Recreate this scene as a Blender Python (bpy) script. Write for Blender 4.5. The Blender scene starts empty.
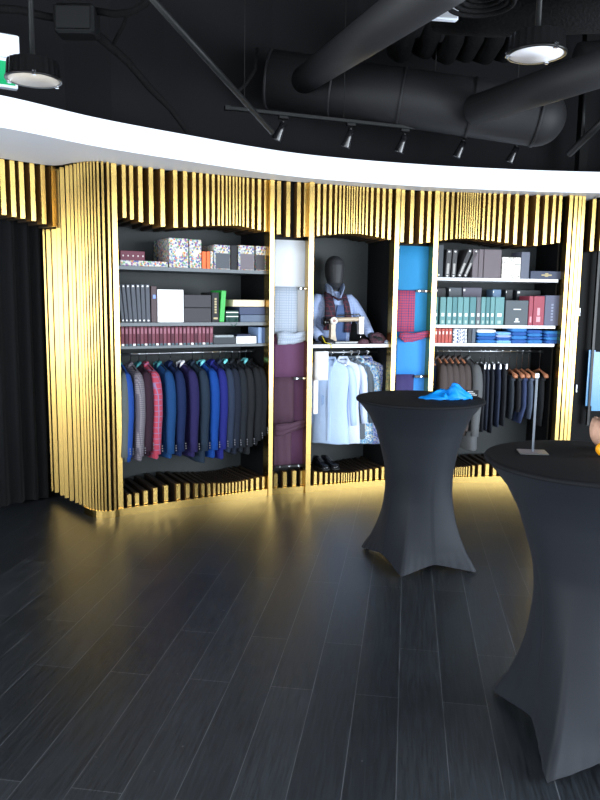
import bpy, bmesh, math, random
from mathutils import Vector, Matrix
random.seed(7)
C = bpy.context.scene.collection
PI = math.pi

# ---------------------------------------------------------------- camera
FPX, HC, PITCH, ROLL = 720.0, 1.72, 0.1365, 0.0131
FW = Vector((0, math.cos(PITCH), -math.sin(PITCH)))
UP0 = Vector((0, math.sin(PITCH), math.cos(PITCH)))
RT = (Vector((1, 0, 0))*math.cos(ROLL) + UP0*math.sin(ROLL))
UP = (-Vector((1, 0, 0))*math.sin(ROLL) + UP0*math.cos(ROLL))
CAM = Vector((0, 0, HC))
cd = bpy.data.cameras.new('camera'); cam = bpy.data.objects.new('camera', cd); C.objects.link(cam)
M = Matrix((RT, UP, -FW)).transposed().to_4x4(); M.translation = CAM
cam.matrix_world = M
cd.sensor_fit = 'VERTICAL'; cd.sensor_height = 24; cd.lens = 24*FPX/800
cd.clip_start = 0.05
bpy.context.scene.camera = cam

def ray(px, py): return FW + RT*((px-300)/FPX) + UP*((400-py)/FPX)
def atz(px, py, z):
    d = ray(px, py); return CAM + d*((z-HC)/d.z)
def atY(px, py, Y):
    d = ray(px, py); return CAM + d*(Y/d.y)

# ---------------------------------------------------------------- materials
def lin(c):
    return tuple(((v/255)/12.92 if v/255 <= .04045 else ((v/255+.055)/1.055)**2.4) for v in c)
MATS = {}
def mat(name, rgb, rough=.6, metal=0, sheen=0, bump=0, bscale=60, vary=0, emit=None, spec=.5, srgb=True):
    if name in MATS: return MATS[name]
    m = bpy.data.materials.new(name); m.use_nodes = True
    nt = m.node_tree; b = nt.nodes['Principled BSDF']
    if not metal and not emit and max(rgb) < 215: rgb = tuple(int(v*.88) for v in rgb)
    col = lin(rgb) if srgb else rgb
    b.inputs['Base Color'].default_value = (*col, 1)
    b.inputs['Roughness'].default_value = rough
    b.inputs['Metallic'].default_value = metal
    b.inputs['Specular IOR Level'].default_value = spec
    if sheen:
        b.inputs['Sheen Weight'].default_value = sheen
    tc = nt.nodes.new('ShaderNodeTexCoord')
    if vary or bump:
        n = nt.nodes.new('ShaderNodeTexNoise'); n.inputs['Scale'].default_value = bscale; n.inputs['Detail'].default_value = 4
        nt.links.new(tc.outputs['Object'], n.inputs['Vector'])
    if vary:
        mx = nt.nodes.new('ShaderNodeMixRGB'); mx.inputs[1].default_value = (*[c*(1-vary) for c in col], 1)
        mx.inputs[2].default_value = (*[min(1, c*(1+vary)) for c in col], 1)
        nt.links.new(n.outputs['Fac'], mx.inputs[0]); nt.links.new(mx.outputs[0], b.inputs['Base Color'])
    if bump:
        bp = nt.nodes.new('ShaderNodeBump'); bp.inputs['Strength'].default_value = bump; bp.inputs['Distance'].default_value = .01
        nt.links.new(n.outputs['Fac'], bp.inputs['Height']); nt.links.new(bp.outputs[0], b.inputs['Normal'])
    if emit:
        b.inputs['Emission Color'].default_value = (*lin(rgb), 1); b.inputs['Emission Strength'].default_value = emit
    MATS[name] = m
    return m

def plaid(name, base, line, scale=22, w=.12, rough=.8, line2=None):
    """woven check: thin lines in two directions of the cloth"""
    if name in MATS: return MATS[name]
    m = mat(name, base, rough); nt = m.node_tree; b = nt.nodes['Principled BSDF']
    tc = nt.nodes.new('ShaderNodeTexCoord'); sp = nt.nodes.new('ShaderNodeSeparateXYZ')
    nt.links.new(tc.outputs['Object'], sp.inputs[0])
    def stripes(sock):
        a = nt.nodes.new('ShaderNodeMath'); a.operation = 'MULTIPLY'; a.inputs[1].default_value = scale
        f = nt.nodes.new('ShaderNodeMath'); f.operation = 'FRACT'
        l = nt.nodes.new('ShaderNodeMath'); l.operation = 'LESS_THAN'; l.inputs[1].default_value = w
        nt.links.new(sock, a.inputs[0]); nt.links.new(a.outputs[0], f.inputs[0]); nt.links.new(f.outputs[0], l.inputs[0])
        return l.outputs[0]
    ad = nt.nodes.new('ShaderNodeMath'); ad.operation = 'ADD'
    nt.links.new(sp.outputs['X'], ad.inputs[0]); nt.links.new(sp.outputs['Y'], ad.inputs[1])
    x = stripes(ad.outputs[0]); z = stripes(sp.outputs['Z'])
    mxm = nt.nodes.new('ShaderNodeMath'); mxm.operation = 'MAXIMUM'
    nt.links.new(x, mxm.inputs[0]); nt.links.new(z, mxm.inputs[1])
    mx = nt.nodes.new('ShaderNodeMixRGB'); mx.inputs[1].default_value = (*lin(base), 1); mx.inputs[2].default_value = (*lin(line), 1)
    nt.links.new(mxm.outputs[0], mx.inputs[0]); nt.links.new(mx.outputs[0], b.inputs['Base Color'])
    return m

def mosaic(name, cols, scale=45, rough=.5):
    """multicoloured printed pattern of small flowers"""
    m = mat(name, cols[0], rough); nt = m.node_tree; b = nt.nodes['Principled BSDF']
    tc = nt.nodes.new('ShaderNodeTexCoord'); v = nt.nodes.new('ShaderNodeTexVoronoi'); v.inputs['Scale'].default_value = scale
    nt.links.new(tc.outputs['Object'], v.inputs['Vector'])
    sp = nt.nodes.new('ShaderNodeSeparateXYZ'); nt.links.new(v.outputs['Color'], sp.inputs[0])
    r = nt.nodes.new('ShaderNodeValToRGB'); r.color_ramp.interpolation = 'CONSTANT'
    e = r.color_ramp.elements
    while len(e) < len(cols): e.new(.5)
    for i, c in enumerate(cols):
        e[i].position = i/len(cols); e[i].color = (*lin(c), 1)
    nt.links.new(sp.outputs[0], r.inputs[0])
    rr = nt.nodes.new('ShaderNodeValToRGB'); rr.color_ramp.interpolation = 'CONSTANT'
    f = rr.color_ramp.elements; f[0].color = (0, 0, 0, 1); f[1].position = .62; f[1].color = (1, 1, 1, 1)
    nt.links.new(v.outputs['Distance'], rr.inputs[0])
    mx = nt.nodes.new('ShaderNodeMixRGB'); nt.links.new(rr.outputs[0], mx.inputs[0])
    nt.links.new(r.outputs[0], mx.inputs[1]); mx.inputs[2].default_value = (*lin((188, 188, 180)), 1)
    nt.links.new(mx.outputs[0], b.inputs['Base Color'])
    return m

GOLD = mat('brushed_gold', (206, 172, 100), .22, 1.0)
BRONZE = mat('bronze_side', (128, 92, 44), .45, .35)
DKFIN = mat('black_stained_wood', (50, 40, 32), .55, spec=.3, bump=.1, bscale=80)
BLACKP = mat('black_panel', (10, 11, 12), .6, spec=.2)
BACKP = mat('slate_back_panel', (54, 58, 60), .6, spec=.25, vary=.08, bscale=12)
SHELFM = mat('slate_shelf', (72, 82, 90), .4)
SHELFW = mat('pale_shelf', (225, 228, 232), .4)
CHROME = mat('chrome', (210, 214, 220), .18, 1.0)
STEEL = mat('brushed_steel', (150, 152, 156), .3, 1.0)
BLKMET = mat('black_metal', (16, 16, 17), .35, .3)
WOODH = mat('hanger_wood', (208, 138, 100), .45)
DUCT = mat('black_painted_duct', (38, 38, 40), .6, spec=.25, bump=.15, bscale=14)
SPRAY = mat('black_sprayed_insulation', (15, 15, 16), .9, spec=.15, bump=1.0, bscale=55, vary=.4)
PIPEM = mat('black_painted_pipe', (24, 25, 27), .5, spec=.25)
WHITE = mat('white_paint', (232, 238, 250), .55)
CURT = mat('black_velvet', (15, 16, 19), .9, spec=.15, sheen=.02, bump=.2, bscale=90)

def bsdf(m): return m.node_tree.nodes['Principled BSDF']

# ---------------------------------------------------------------- mesh helpers
class MB:
    def __init__(s): s.v = []; s.f = []; s.m = []; s.cur = 0
    def mi(s, i): s.cur = i; return s
    def add(s, vs, fs):
        o = len(s.v); s.v += [tuple(p) for p in vs]
        for f in fs: s.f.append(tuple(i+o for i in f)); s.m.append(s.cur)
    def box(s, x0, x1, y0, y1, z0, z1, M=None):
        vs = [Vector((x, y, z)) for z in (z0, z1) for y in (y0, y1) for x in (x0, x1)]
        if M: vs = [M @ v for v in vs]
        s.add(vs, [(0, 2, 3, 1), (4, 5, 7, 6), (0, 1, 5, 4), (2, 6, 7, 3), (0, 4, 6, 2), (1, 3, 7, 5)]); return s
    def cbox(s, x0, x1, y0, y1, z0, z1, c=.002, M=None):
        """box with chamfered vertical and horizontal edges"""
        rings = []
        for z, k in ((z0, c), (z0+c, 0), (z1-c, 0), (z1, c)):
            a, b, d, e = x0+k, x1-k, y0+k, y1-k
            rings.append([Vector(p) for p in ((a+c, d, z), (b-c, d, z), (b, d+c, z), (b, e-c, z), (b-c, e, z), (a+c, e, z), (a, e-c, z), (a, d+c, z))])
        if M: rings = [[M @ p for p in r] for r in rings]
        return s.loft(rings)
    def loft(s, rings, cap=True, closed=True):
        n = len(rings[0]); vs = [p for r in rings for p in r]; fs = []
        for i in range(len(rings)-1):
            for j in range(n if closed else n-1):
                k = (j+1) % n
                fs.append((i*n+j, i*n+k, (i+1)*n+k, (i+1)*n+j))
        if cap and closed:
            fs.append(tuple(range(n-1, -1, -1))); fs.append(tuple((len(rings)-1)*n+j for j in range(n)))
        s.add(vs, fs); return s
    def tube(s, pts, r, n=10, ry=None, cap=True):
        """pts: path; r: radius or list; ry: second radius factor list"""
        pts = [Vector(p) for p in pts]; rs = r if isinstance(r, (list, tuple)) else [r]*len(pts)
        rings = []; prev = None
        for i, p in enumerate(pts):
            t = (pts[min(i+1, len(pts)-1)]-pts[max(i-1, 0)]).normalized()
            if prev is None:
                a = Vector((0, 0, 1)) if abs(t.z) < .9 else Vector((1, 0, 0))
                u = t.cross(a).normalized()
            else:
                u = (prev - t*prev.dot(t)).normalized()
            prev = u; w = t.cross(u); k = ry[i] if ry else 1
            rings.append([p+u*(rs[i]*math.cos(2*PI*j/n))+w*(rs[i]*k*math.sin(2*PI*j/n)) for j in range(n)])
        return s.loft(rings, cap)
    def lathe(s, prof, n=24, c=(0, 0, 0)):
        c = Vector(c); rings = [[c+Vector((r*math.cos(2*PI*j/n), r*math.sin(2*PI*j/n), z)) for j in range(n)] for r, z in prof]
        return s.loft(rings)
    def sphere(s, c, r, n=12, sc=(1, 1, 1)):
        c = Vector(c); rings = []
        for i in range(n+1):
            a = -PI/2+PI*i/n; k = max(math.cos(a), .001)
            rings.append([c+Vector((r*sc[0]*k*math.cos(2*PI*j/n), r*sc[1]*k*math.sin(2*PI*j/n), r*sc[2]*math.sin(a))) for j in range(n)])
        return s.loft(rings)
    def prism(s, poly, z0, z1):
        n = len(poly); vs = [Vector((p[0], p[1], z0)) for p in poly]+[Vector((p[0], p[1], z1)) for p in poly]
        fs = [(j, (j+1) % n, n+(j+1) % n, n+j) for j in range(n)]+[tuple(range(n-1, -1, -1)), tuple(range(n, 2*n))]
        s.add(vs, fs); return s
    def build(s, name, mats, parent=None, smooth=False, loc=None, rotz=0):
        me = bpy.data.meshes.new(name); me.from_pydata(s.v, [], s.f)
        if not isinstance(mats, (list, tuple)): mats = [mats]
        for m in mats: me.materials.append(m)
        for p, i in zip(me.polygons, s.m): p.material_index = i; p.use_smooth = smooth
        bm = bmesh.new(); bm.from_mesh(me); bmesh.ops.recalc_face_normals(bm, faces=bm.faces); bm.to_mesh(me); bm.free()
        o = bpy.data.objects.new(name, me); C.objects.link(o)
        if parent: o.parent = parent
        if loc is not None: o.location = loc
        if rotz: o.rotation_euler = (0, 0, rotz)
        return o

def tag(o, label, cat, group=None, kind=None):
    o['label'] = label; o['category'] = cat
    if group: o['group'] = group
    if kind: o['kind'] = kind
    return o
def thing(name, label, cat, loc=(0, 0, 0), rotz=0, group=None):
    o = bpy.data.objects.new(name, None); C.objects.link(o); o.empty_display_size = .1
    o.location = loc; o.rotation_euler = (0, 0, rotz); return tag(o, label, cat, group)
def struct(name, mb, m, smooth=False):
    o = mb.build(name, m, smooth=smooth); o['kind'] = 'structure'; return o
ORD = 'first second third fourth fifth sixth seventh eighth ninth tenth eleventh twelfth thirteenth fourteenth fifteenth sixteenth seventeenth eighteenth nineteenth twentieth twenty-first twenty-second twenty-third twenty-fourth twenty-fifth twenty-sixth'.split()

# ---------------------------------------------------------------- plan of the display wall
VV = [Vector((-1.425, 5.565, 0)), Vector((-.260, 6.252, 0)), Vector((.072, 6.36, 0)), Vector((.852, 6.642, 0)), Vector((1.222, 6.735, 0)), Vector((2.465, 6.89, 0)), Vector((2.65, 6.935, 0))]
ZS = 2.73
class Frame:
    def __init__(s, a, b):
        s.o = a; s.u = (b-a).normalized(); s.n = Vector((-s.u.y, s.u.x, 0)); s.L = (b-a).length
        s.rz = math.atan2(s.u.y, s.u.x)
    def P(s, x, t, z): v = s.o+s.u*x+s.n*t; return Vector((v.x, v.y, z))
    def q(s, px, py, t):
        d = ray(px, py); o = s.o+s.n*t
        k = (o-CAM).dot(s.n)/d.dot(s.n); p = CAM+d*k
        return (p-o).dot(s.u), p.z
B1, N1, B2, N2, B3, PR = [Frame(VV[i], VV[i+1]) for i in range(6)]
DEP = .56

# ---------------------------------------------------------------- room shell
def floor_mat():
    m = mat('dark_oak_planks', (40, 42, 46), .4); nt = m.node_tree; b = bsdf(m); L = nt.links
    tc = nt.nodes.new('ShaderNodeTexCoord'); mp = nt.nodes.new('ShaderNodeMapping')
    mp.inputs['Rotation'].default_value = (0, 0, -(PI/2-.147)); mp.inputs['Location'].default_value = (.3, .012, 0)
    L.new(tc.outputs['Object'], mp.inputs[0])
    br = nt.nodes.new('ShaderNodeTexBrick'); br.offset = .37; br.inputs['Scale'].default_value = 1
    br.inputs['Brick Width'].default_value = 1.25; br.inputs['Row Height'].default_value = .19
    br.inputs['Mortar Size'].default_value = .0016; br.inputs['Mortar Smooth'].default_value = .2
    br.inputs['Color1'].default_value = (.0095, .0120, .0155, 1); br.inputs['Color2'].default_value = (.020, .0238, .029, 1)
    br.inputs['Mortar'].default_value = (.08, .086, .095, 1)
    L.new(mp.outputs[0], br.inputs[0])
    gm = nt.nodes.new('ShaderNodeMapping'); gm.inputs['Scale'].default_value = (2.5, 38, 1); L.new(mp.outputs[0], gm.inputs[0])
    gn = nt.nodes.new('ShaderNodeTexNoise'); gn.inputs['Scale'].default_value = 2.2; gn.inputs['Detail'].default_value = 8; gn.inputs['Distortion'].default_value = .6
    L.new(gm.outputs[0], gn.inputs[0])
    gr = nt.nodes.new('ShaderNodeValToRGB'); gr.color_ramp.elements[0].position = .3; gr.color_ramp.elements[0].color = (.45, .45, .45, 1); gr.color_ramp.elements[1].position = .75; gr.color_ramp.elements[1].color = (1.5, 1.5, 1.5, 1)
    L.new(gn.outputs[0], gr.inputs[0])
    mx = nt.nodes.new('ShaderNodeMixRGB'); mx.blend_type = 'MULTIPLY'; mx.inputs[0].default_value = 1
    L.new(br.outputs[0], mx.inputs[1]); L.new(gr.outputs[0], mx.inputs[2])
    # scuffs: small pale scratches
    sn = nt.nodes.new('ShaderNodeTexNoise'); sn.inputs['Scale'].default_value = 26; sn.inputs['Detail'].default_value = 2; L.new(tc.outputs['Object'], sn.inputs[0])
    sr = nt.nodes.new('ShaderNodeValToRGB'); sr.color_ramp.elements[0].position = .76; sr.color_ramp.elements[0].color = (0, 0, 0, 1); sr.color_ramp.elements[1].position = .80; sr.color_ramp.elements[1].color = (1, 1, 1, 1)
    L.new(sn.outputs[0], sr.inputs[0])
    m2 = nt.nodes.new('ShaderNodeMixRGB'); L.new(sr.outputs[0], m2.inputs[0]); L.new(mx.outputs[0], m2.inputs[1]); m2.inputs[2].default_value = (.08, .08, .085, 1)
    L.new(m2.outputs[0], b.inputs['Base Color'])
    rr = nt.nodes.new('ShaderNodeMapRange'); rr.inputs[3].default_value = .30; rr.inputs[4].default_value = .46
    L.new(gn.outputs[0], rr.inputs[0]); L.new(rr.outputs[0], b.inputs['Roughness'])
    bp = nt.nodes.new('ShaderNodeBump'); bp.inputs['Strength'].default_value = .25; bp.inputs['Distance'].default_value = .003
    L.new(gn.outputs[0], bp.inputs['Height']); L.new(bp.outputs[0], b.inputs['Normal'])
    b.inputs['Specular IOR Level'].default_value = .5
    return m
XL, XR, YB, YF, ZC = -4.6, 5.2, -3.6, 8.6, 4.75
struct('floor', MB().box(XL, XR, YB, YF, -.1, 0), floor_mat())
CEILM = mat('black_ceiling', (12, 12, 13), .85, spec=.15, bump=.6, bscale=20)
WALLM = mat('black_wall', (13, 14, 15), .7, spec=.15)
struct('ceiling', MB().box(XL, XR, YB, YF, ZC, ZC+.1), CEILM)
wl = MB(); wl.box(XL-.1, XL, 3.0, YF, 0, ZC).box(XL-.1, XL, YB, 3.0, 2.95, ZC).box(XL-.1, XL, YB, 3.0, 0, .12)
struct('wall_left', wl, WALLM)
fl_ = MB()
for i in range(6):
    y = YB+(3.0-YB)*i/5; fl_.box(XL-.09, XL-.01, y-.05, y+.05, .12, 2.95)
struct('window_3', fl_, BLKMET)
struct('wall_back', MB().box(XL, XR, YF, YF+.1, 0, ZC), WALLM)
# upper wall above the display, following its curve, black
up = MB()
back_line = [(-4.6, 4.2), (-2.35, 5.15), (-1.9, 5.55), (-1.55, 5.62), (-1.18, 5.95), (-.3, 6.5), (.5, 6.85), (1.3, 7.10), (2.4, 7.25), (5.2, 7.4)]
up.prism([(x, y+.45) for x, y in back_line]+[(x, y+.57) for x, y in reversed(back_line)], 2.93, ZC)
struct('wall_upper', up, mat('charcoal_upper_wall', (25, 26, 28), .8, spec=.15, vary=.1, bscale=4))
# the wall towards the street: glazed, behind the camera
wf = MB(); wf.box(XL, XR, YB-.1, YB, 2.95, ZC); wf.box(XL, XR, YB-.1, YB, 0, .12)
struct('wall_front', wf, WALLM)
fr = MB()
for i in range(8):
    x = XL+(XR-XL)*i/7; fr.box(x-.05, x+.05, YB-.1, YB-.01, .12, 2.95)
struct('window_1', fr, BLKMET)
wr = MB(); wr.box(XR, XR+.1, YB, YF, 2.95, ZC); wr.box(XR, XR+.1, 4.2, YF, 0, 2.95); wr.box(XR, XR+.1, YB, YF, 0, .12)
struct('wall_right', wr, WALLM)
fr = MB()
for i in range(6):
    y = YB+(4.2-YB)*i/5; fr.box(XR+.01, XR+.09, y-.05, y+.05, .12, 2.95)
struct('window_2', fr, BLKMET)

# white curved bulkhead over the display
outer = [(-3.9, 2.9), (-3.0, 3.55), (-2.40, 4.04), (-1.82, 4.495), (-1.369, 5.03), (-.769, 5.558), (-.40, 5.86), (-.024, 6.11), (.40, 6.30), (.844, 6.45), (1.30, 6.57), (1.769, 6.657), (2.22, 6.72), (2.706, 6.755), (3.4, 6.78), (4.6, 6.70)]
def smooth_line(p, k=6):
    out = []
    for i in range(len(p)-1):
        a = p[max(i-1, 0)]; b = p[i]; c = p[i+1]; d = p[min(i+2, len(p)-1)]
        for j in range(k):
            t = j/k
            out.append(tuple(.5*((2*b[q])+(-a[q]+c[q])*t+(2*a[q]-5*b[q]+4*c[q]-d[q])*t*t+(-a[q]+3*b[q]-3*c[q]+d[q])*t**3) for q in (0, 1)))
    out.append(p[-1]); return out
outer_s = smooth_line(outer)
inner = [atz(x, y, ZS) for x, y in ((-60, 149), (-30, 153.2), (0, 157), (25, 160.5), (50, 164.2), (60, 161.5), (72, 158.8), (84, 158.2), (98, 160), (114, 163), (167, 169.3), (220, 174), (267, 178.3), (310, 182.3), (350, 185.3), (385, 187.8), (420, 190), (455, 191.7), (500, 194), (560, 196.5), (572, 197.3), (583, 199.3), (597, 201.5))]
inner = [(-3.9, 4.1)]+[(p.x*(1+k/p.y), p.y+k) for p, k in zip(inner, [.03, .03, .04, .06, .06, .16, .16, .14, .12, .10]+[.04]*30)]
pr_ = atz(593, 206, ZS); pr2 = atz(588, 208, ZS)
inner += [(2.75, 7.02), (2.85, 7.02), (4.6, 7.02)]
def ring_slab(name, A, Bk, z0, z1, m, lip=0):
    # a slab between two plan lines, resampled to the same count
    def res(L, n=140):
        d = [0]
        for i in range(1, len(L)): d.append(d[-1]+math.hypot(L[i][0]-L[i-1][0], L[i][1]-L[i-1][1]))
        o = []
        for k in range(n+1):
            t = d[-1]*k/n; i = 0
            while i < len(L)-2 and d[i+1] < t: i += 1
            f = (t-d[i])/max(d[i+1]-d[i], 1e-9); o.append((L[i][0]+(L[i+1][0]-L[i][0])*f, L[i][1]+(L[i+1][1]-L[i][1])*f))
        return o
    a, b = res(A), res(Bk)
    mb = MB(); rings = [[Vector((*p, z0)), Vector((*p, z1)), Vector((*q, z1)), Vector((*q, z0))] for p, q in zip(a, b)]
    mb.loft(rings); return struct(name, mb, m)
# widen behind so that the slab runs back over the slats to the upper wall
ring_slab('trim_1', outer_s, inner, ZS, 2.915, WHITE)
bl = [(x, y+.50) for x, y in back_line]
ring_slab('trim_2', inner, bl, ZS+.10, 2.92, BLACKP)
lipo = [(x*0.9985+.0, y-.012) for x, y in outer_s]
ring_slab('trim_3', lipo, [(x, y+.03) for x, y in outer_s], ZS-.002, ZS+.022, WHITE)

# ---------------------------------------------------------------- slats
def slat_mb(P, u, n, w, z0, z1, dgold=.07, deep=.5, z0b=None, side=2):
    mb = MB(); z0b = z0 if z0b is None else z0b
    P = Vector((P[0], P[1], 0))
    def pt(a, t, z): v = P+u*a+n*t; return Vector((v.x, v.y, z))
    h = w/2
    def blk(t0, t1, zz0, zz1):
        vs = [pt(a, t, z) for z in (zz0, zz1) for t in (t0, t1) for a in (-h, h)]
        mb.add(vs, [(0, 2, 3, 1), (4, 5, 7, 6), (0, 1, 5, 4), (2, 6, 7, 3), (0, 4, 6, 2), (1, 3, 7, 5)])
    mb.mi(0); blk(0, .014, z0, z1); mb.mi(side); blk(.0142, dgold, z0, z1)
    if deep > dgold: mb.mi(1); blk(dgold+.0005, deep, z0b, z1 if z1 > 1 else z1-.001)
    return mb
def widths(ps):
    out = []
    for i in range(len(ps)):
        d = min([abs(ps[j]-ps[i]) for j in (i-1, i+1) if 0 <= j < len(ps)])
        out.append(max(.008, min(.034, d*.50)))
    return out
def turned(j):
    a = random.uniform(-j, j); return Vector((math.cos(a), math.sin(a), 0)), Vector((-math.sin(a), math.cos(a), 0))
def bay_slats(fr, root, hi, lo, tfront=.03, deep=.5):
    inv = Matrix.Rotation(-fr.rz, 4, 'Z') @ Matrix.Translation(-fr.o)
    e1, e2 = Vector((1, 0, 0)), Vector((0, 1, 0))
    if hi:
        s = [fr.q(x, y, tfront) for x, y in hi]; ws = widths([a for a, z in s])
        for (a, z), w in zip(s, ws):
            if .012 < a < fr.L-.012:
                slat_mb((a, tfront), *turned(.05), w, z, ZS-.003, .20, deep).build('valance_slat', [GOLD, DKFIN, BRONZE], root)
    if lo:
        s = [fr.q(x, y, tfront) for x, y in lo]; ws = widths([a for a, z in s])
        for (a, z), w in zip(s, ws):
            if .012 < a < fr.L-.012:
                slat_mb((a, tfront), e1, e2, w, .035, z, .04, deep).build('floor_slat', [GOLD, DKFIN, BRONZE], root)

hi1 = [(124.6, 217.6), (132, 219.5), (141, 222), (151.6, 224), (163, 226.6), (175.7, 227.4), (185.6, 227), (194.4, 226.6), (201.2, 226), (207.7, 225.7), (213.4, 225.5), (218.8, 225.5), (222.7, 225.4), (226.7, 225.4), (230, 225.4), (233.5, 225.4), (236.6, 225.5), (240, 225.8), (243.4, 226.3), (247.7, 227.3), (253, 228.8), (259.3, 230), (265.8, 231.4)]
lo1 = [(129.3, 494.4), (137, 493.3), (145.7, 491), (155.3, 488.2), (166, 485.6), (178.3, 484), (187.6, 483.6), (196.4, 484), (203, 484), (209, 483.6), (214.3, 483.6), (218.8, 483.6), (222.7, 483.4), (226.4, 483.2), (229.5, 483), (233, 482.5), (236.3, 482.2), (239.7, 481.6), (243.4, 481), (247, 480), (252, 478.8), (257.6, 477.7), (263.8, 476.8)]
hn1 = [(278.7, 234.2), (288, 236.5), (298.5, 237.2), (305.5, 236.5)]
ln1 = [(275.8, 473.8), (285, 472), (294.5, 471), (302.5, 471)]
hi2 = [(318.3, 235.8), (324.2, 234.9), (330, 234.6), (335.4, 234.2), (339.6, 233.7), (343.3, 233.6), (346.6, 233.6), (348.9, 233.6), (351.5, 233.6), (353.8, 233.6), (356.4, 233.7), (359.6, 233.9), (362.7, 234.2), (366.4, 234.9), (371.3, 235.8), (377.1, 237), (383, 238.1), (389.2, 239.5)]
lo2 = [(315.5, 471.8), (321, 472.3), (326.5, 472.8), (331.3, 473), (335.3, 473), (338.8, 473), (342, 473), (344.3, 473), (346.5, 473), (348.8, 473), (351.3, 472.8), (354, 472.5), (357.5, 471.8), (361.3, 470.8), (365.8, 470), (371, 469.3), (377, 468.3), (383.3, 467), (389, 466.3)]
hn2 = [(401.9, 242), (411, 243.2), (420.8, 243.2), (428.3, 242.3)]
ln2 = [(402, 466), (411, 465.5), (420, 465.5), (427.5, 466)]
hi3 = [(440.8, 240.5), (446, 240.1), (451.4, 239), (456.4, 238.7), (459.7, 238.5), (462.4, 238.5), (464.8, 238.5), (467, 238.5), (469.2, 238.5), (471.2, 238.5), (473.4, 238.5), (475.8, 238.7), (478.5, 239), (482.6, 239.8), (487.7, 240.5), (493, 240.9), (499.2, 242), (506.5, 242.7), (514.8, 244.2), (524.3, 245.6), (535.5, 245.6), (544.3, 244.5), (552, 243.6), (558.2, 242.7)]
lo3 = [(440, 466.5), (445, 467), (450, 467.3), (453.7, 467.5), (456, 467.5), (458, 467.3), (460, 467.2), (462, 467), (464.2, 467), (466.7, 466.7), (469.5, 466.3), (473.7, 465.8), (480, 465), (487.5, 464.2), (495, 464.2), (503, 464), (511, 463.5), (519, 463), (527, 462.5), (534, 462), (541, 461.5), (548, 461), (555, 460.5)]

def shelf_z(fr, pts, t=.05):
    zs = [fr.q(x, y, t)[1] for x, y in pts]; return sum(zs)/len(zs)
S1 = [shelf_z(B1, p) for p in ([(121, 264), (195, 268), (268, 272.5)], [(121, 321), (200, 322.5), (270, 323.5)], [(121, 344.8), (200, 344.8), (267, 344.8)])]
R1 = shelf_z(B1, [(135, 352.5), (240, 352.5)], .27)
S2 = shelf_z(B2, [(320, 344.3), (385, 344.3)])
R2 = shelf_z(B2, [(330, 352), (380, 352)], .27)
S3 = [shelf_z(B3, p) for p in ([(436, 278), (500, 278.3), (563, 278.8)], [(436, 325.2), (500, 325.2), (560, 325.3)], [(434, 343.5), (500, 343.5), (560, 343.5)])]
R3 = shelf_z(B3, [(445, 351.3), (535, 351.3)], .27)

def carcass(root, L, dep, left=True, right=True, zt=2.4):
    MB().box(0, L, dep, dep+.02, .03, ZS+.09).build('back_panel', BACKP, root)
    if left: MB().box(.002, .018, .10, dep, .03, ZS+.09).build('side_panel', BLACKP, root)
    if right: MB().box(L-.018, L-.002, .10, dep, .03, ZS+.09).build('side_panel', BLACKP, root)
    MB().box(.002, L-.002, .012, dep, .004, .033).build('floor_panel', DKFIN, root)
    MB().box(0, L, -.001, .011, 0, .06).build('plinth', GOLD, root)
def post(root, x, w=.038, d=.10, z0=0.0, t=-.012):
    return MB().box(x-w/2, x+w/2, t, t+d, z0, ZS-.003).build('post', GOLD, root)
def shelf(root, L, z, m, dep, th=.026, t0=.05):
    return MB().box(.02, L-.02, t0, dep-.001, z-th, z).build('shelf', m, root)
def rail(root, L, z, t=.27):
    o = MB().tube([(.019, t, z), (L-.019, t, z)], .010).build('hanging_rail', STEEL, root, True)
    MB().box(.019, .024, t-.02, t+.02, z-.02, z+.02).build('rail_bracket', BLKMET, root)
    MB().box(L-.024, L-.019, t-.02, t+.02, z-.02, z+.02).build('rail_bracket', BLKMET, root)

W1 = thing('display_wardrobe', 'left gold-slatted wardrobe bay with coloured blazers below patterned boxes', 'wardrobe', B1.o, B1.rz, 'gold-slatted display bays')
carcass(W1, B1.L, DEP)
for z, th in zip(S1, (.028, .028, .022)): shelf(W1, B1.L, z, SHELFM, DEP, th)
rail(W1, B1.L, R1); bay_slats(B1, W1, hi1, lo1)
post(W1, B1.L, .04)
P1N = thing('fabric_niche', 'narrow gold-slatted niche with white, grey and purple cloth lengths', 'cabinet niche', N1.o, N1.rz, 'narrow fabric niches')
MB().box(.022, N1.L-.022, .14, .16, .06, ZS+.09).build('back_panel', BLACKP, P1N)
MB().box(0, N1.L, -.001, .011, 0, .06).build('plinth', GOLD, P1N)
bay_slats(N1, P1N, hn1, ln1, deep=.135); post(P1N, N1.L, .045, z0=0, t=-.03)
W2 = thing('display_wardrobe', 'middle gold-slatted wardrobe bay with a mannequin behind a sewing machine', 'wardrobe', B2.o, B2.rz, 'gold-slatted display bays')
carcass(W2, B2.L, DEP); shelf(W2, B2.L, S2, SHELFW, DEP, .03); rail(W2, B2.L, R2); bay_slats(B2, W2, hi2, lo2)
post(W2, B2.L, .042)
P2N = thing('fabric_niche', 'narrow gold-slatted niche with bright blue and red checked cloth', 'cabinet niche', N2.o, N2.rz, 'narrow fabric niches')
MB().box(.022, N2.L-.022, .14, .16, .06, ZS+.09).build('back_panel', BLACKP, P2N)
MB().box(0, N2.L, -.001, .011, 0, .06).build('plinth', GOLD, P2N)
bay_slats(N2, P2N, hn2, ln2, deep=.135); post(P2N, N2.L, .045)
W3 = thing('display_wardrobe', 'right gold-slatted wardrobe bay with white-edged shelves of teal folders', 'wardrobe', B3.o, B3.rz, 'gold-slatted display bays')
carcass(W3, B3.L, DEP)
for z in S3: shelf(W3, B3.L, z, SHELFW, DEP, .028)
rail(W3, B3.L, R3); bay_slats(B3, W3, hi3, lo3)
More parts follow.
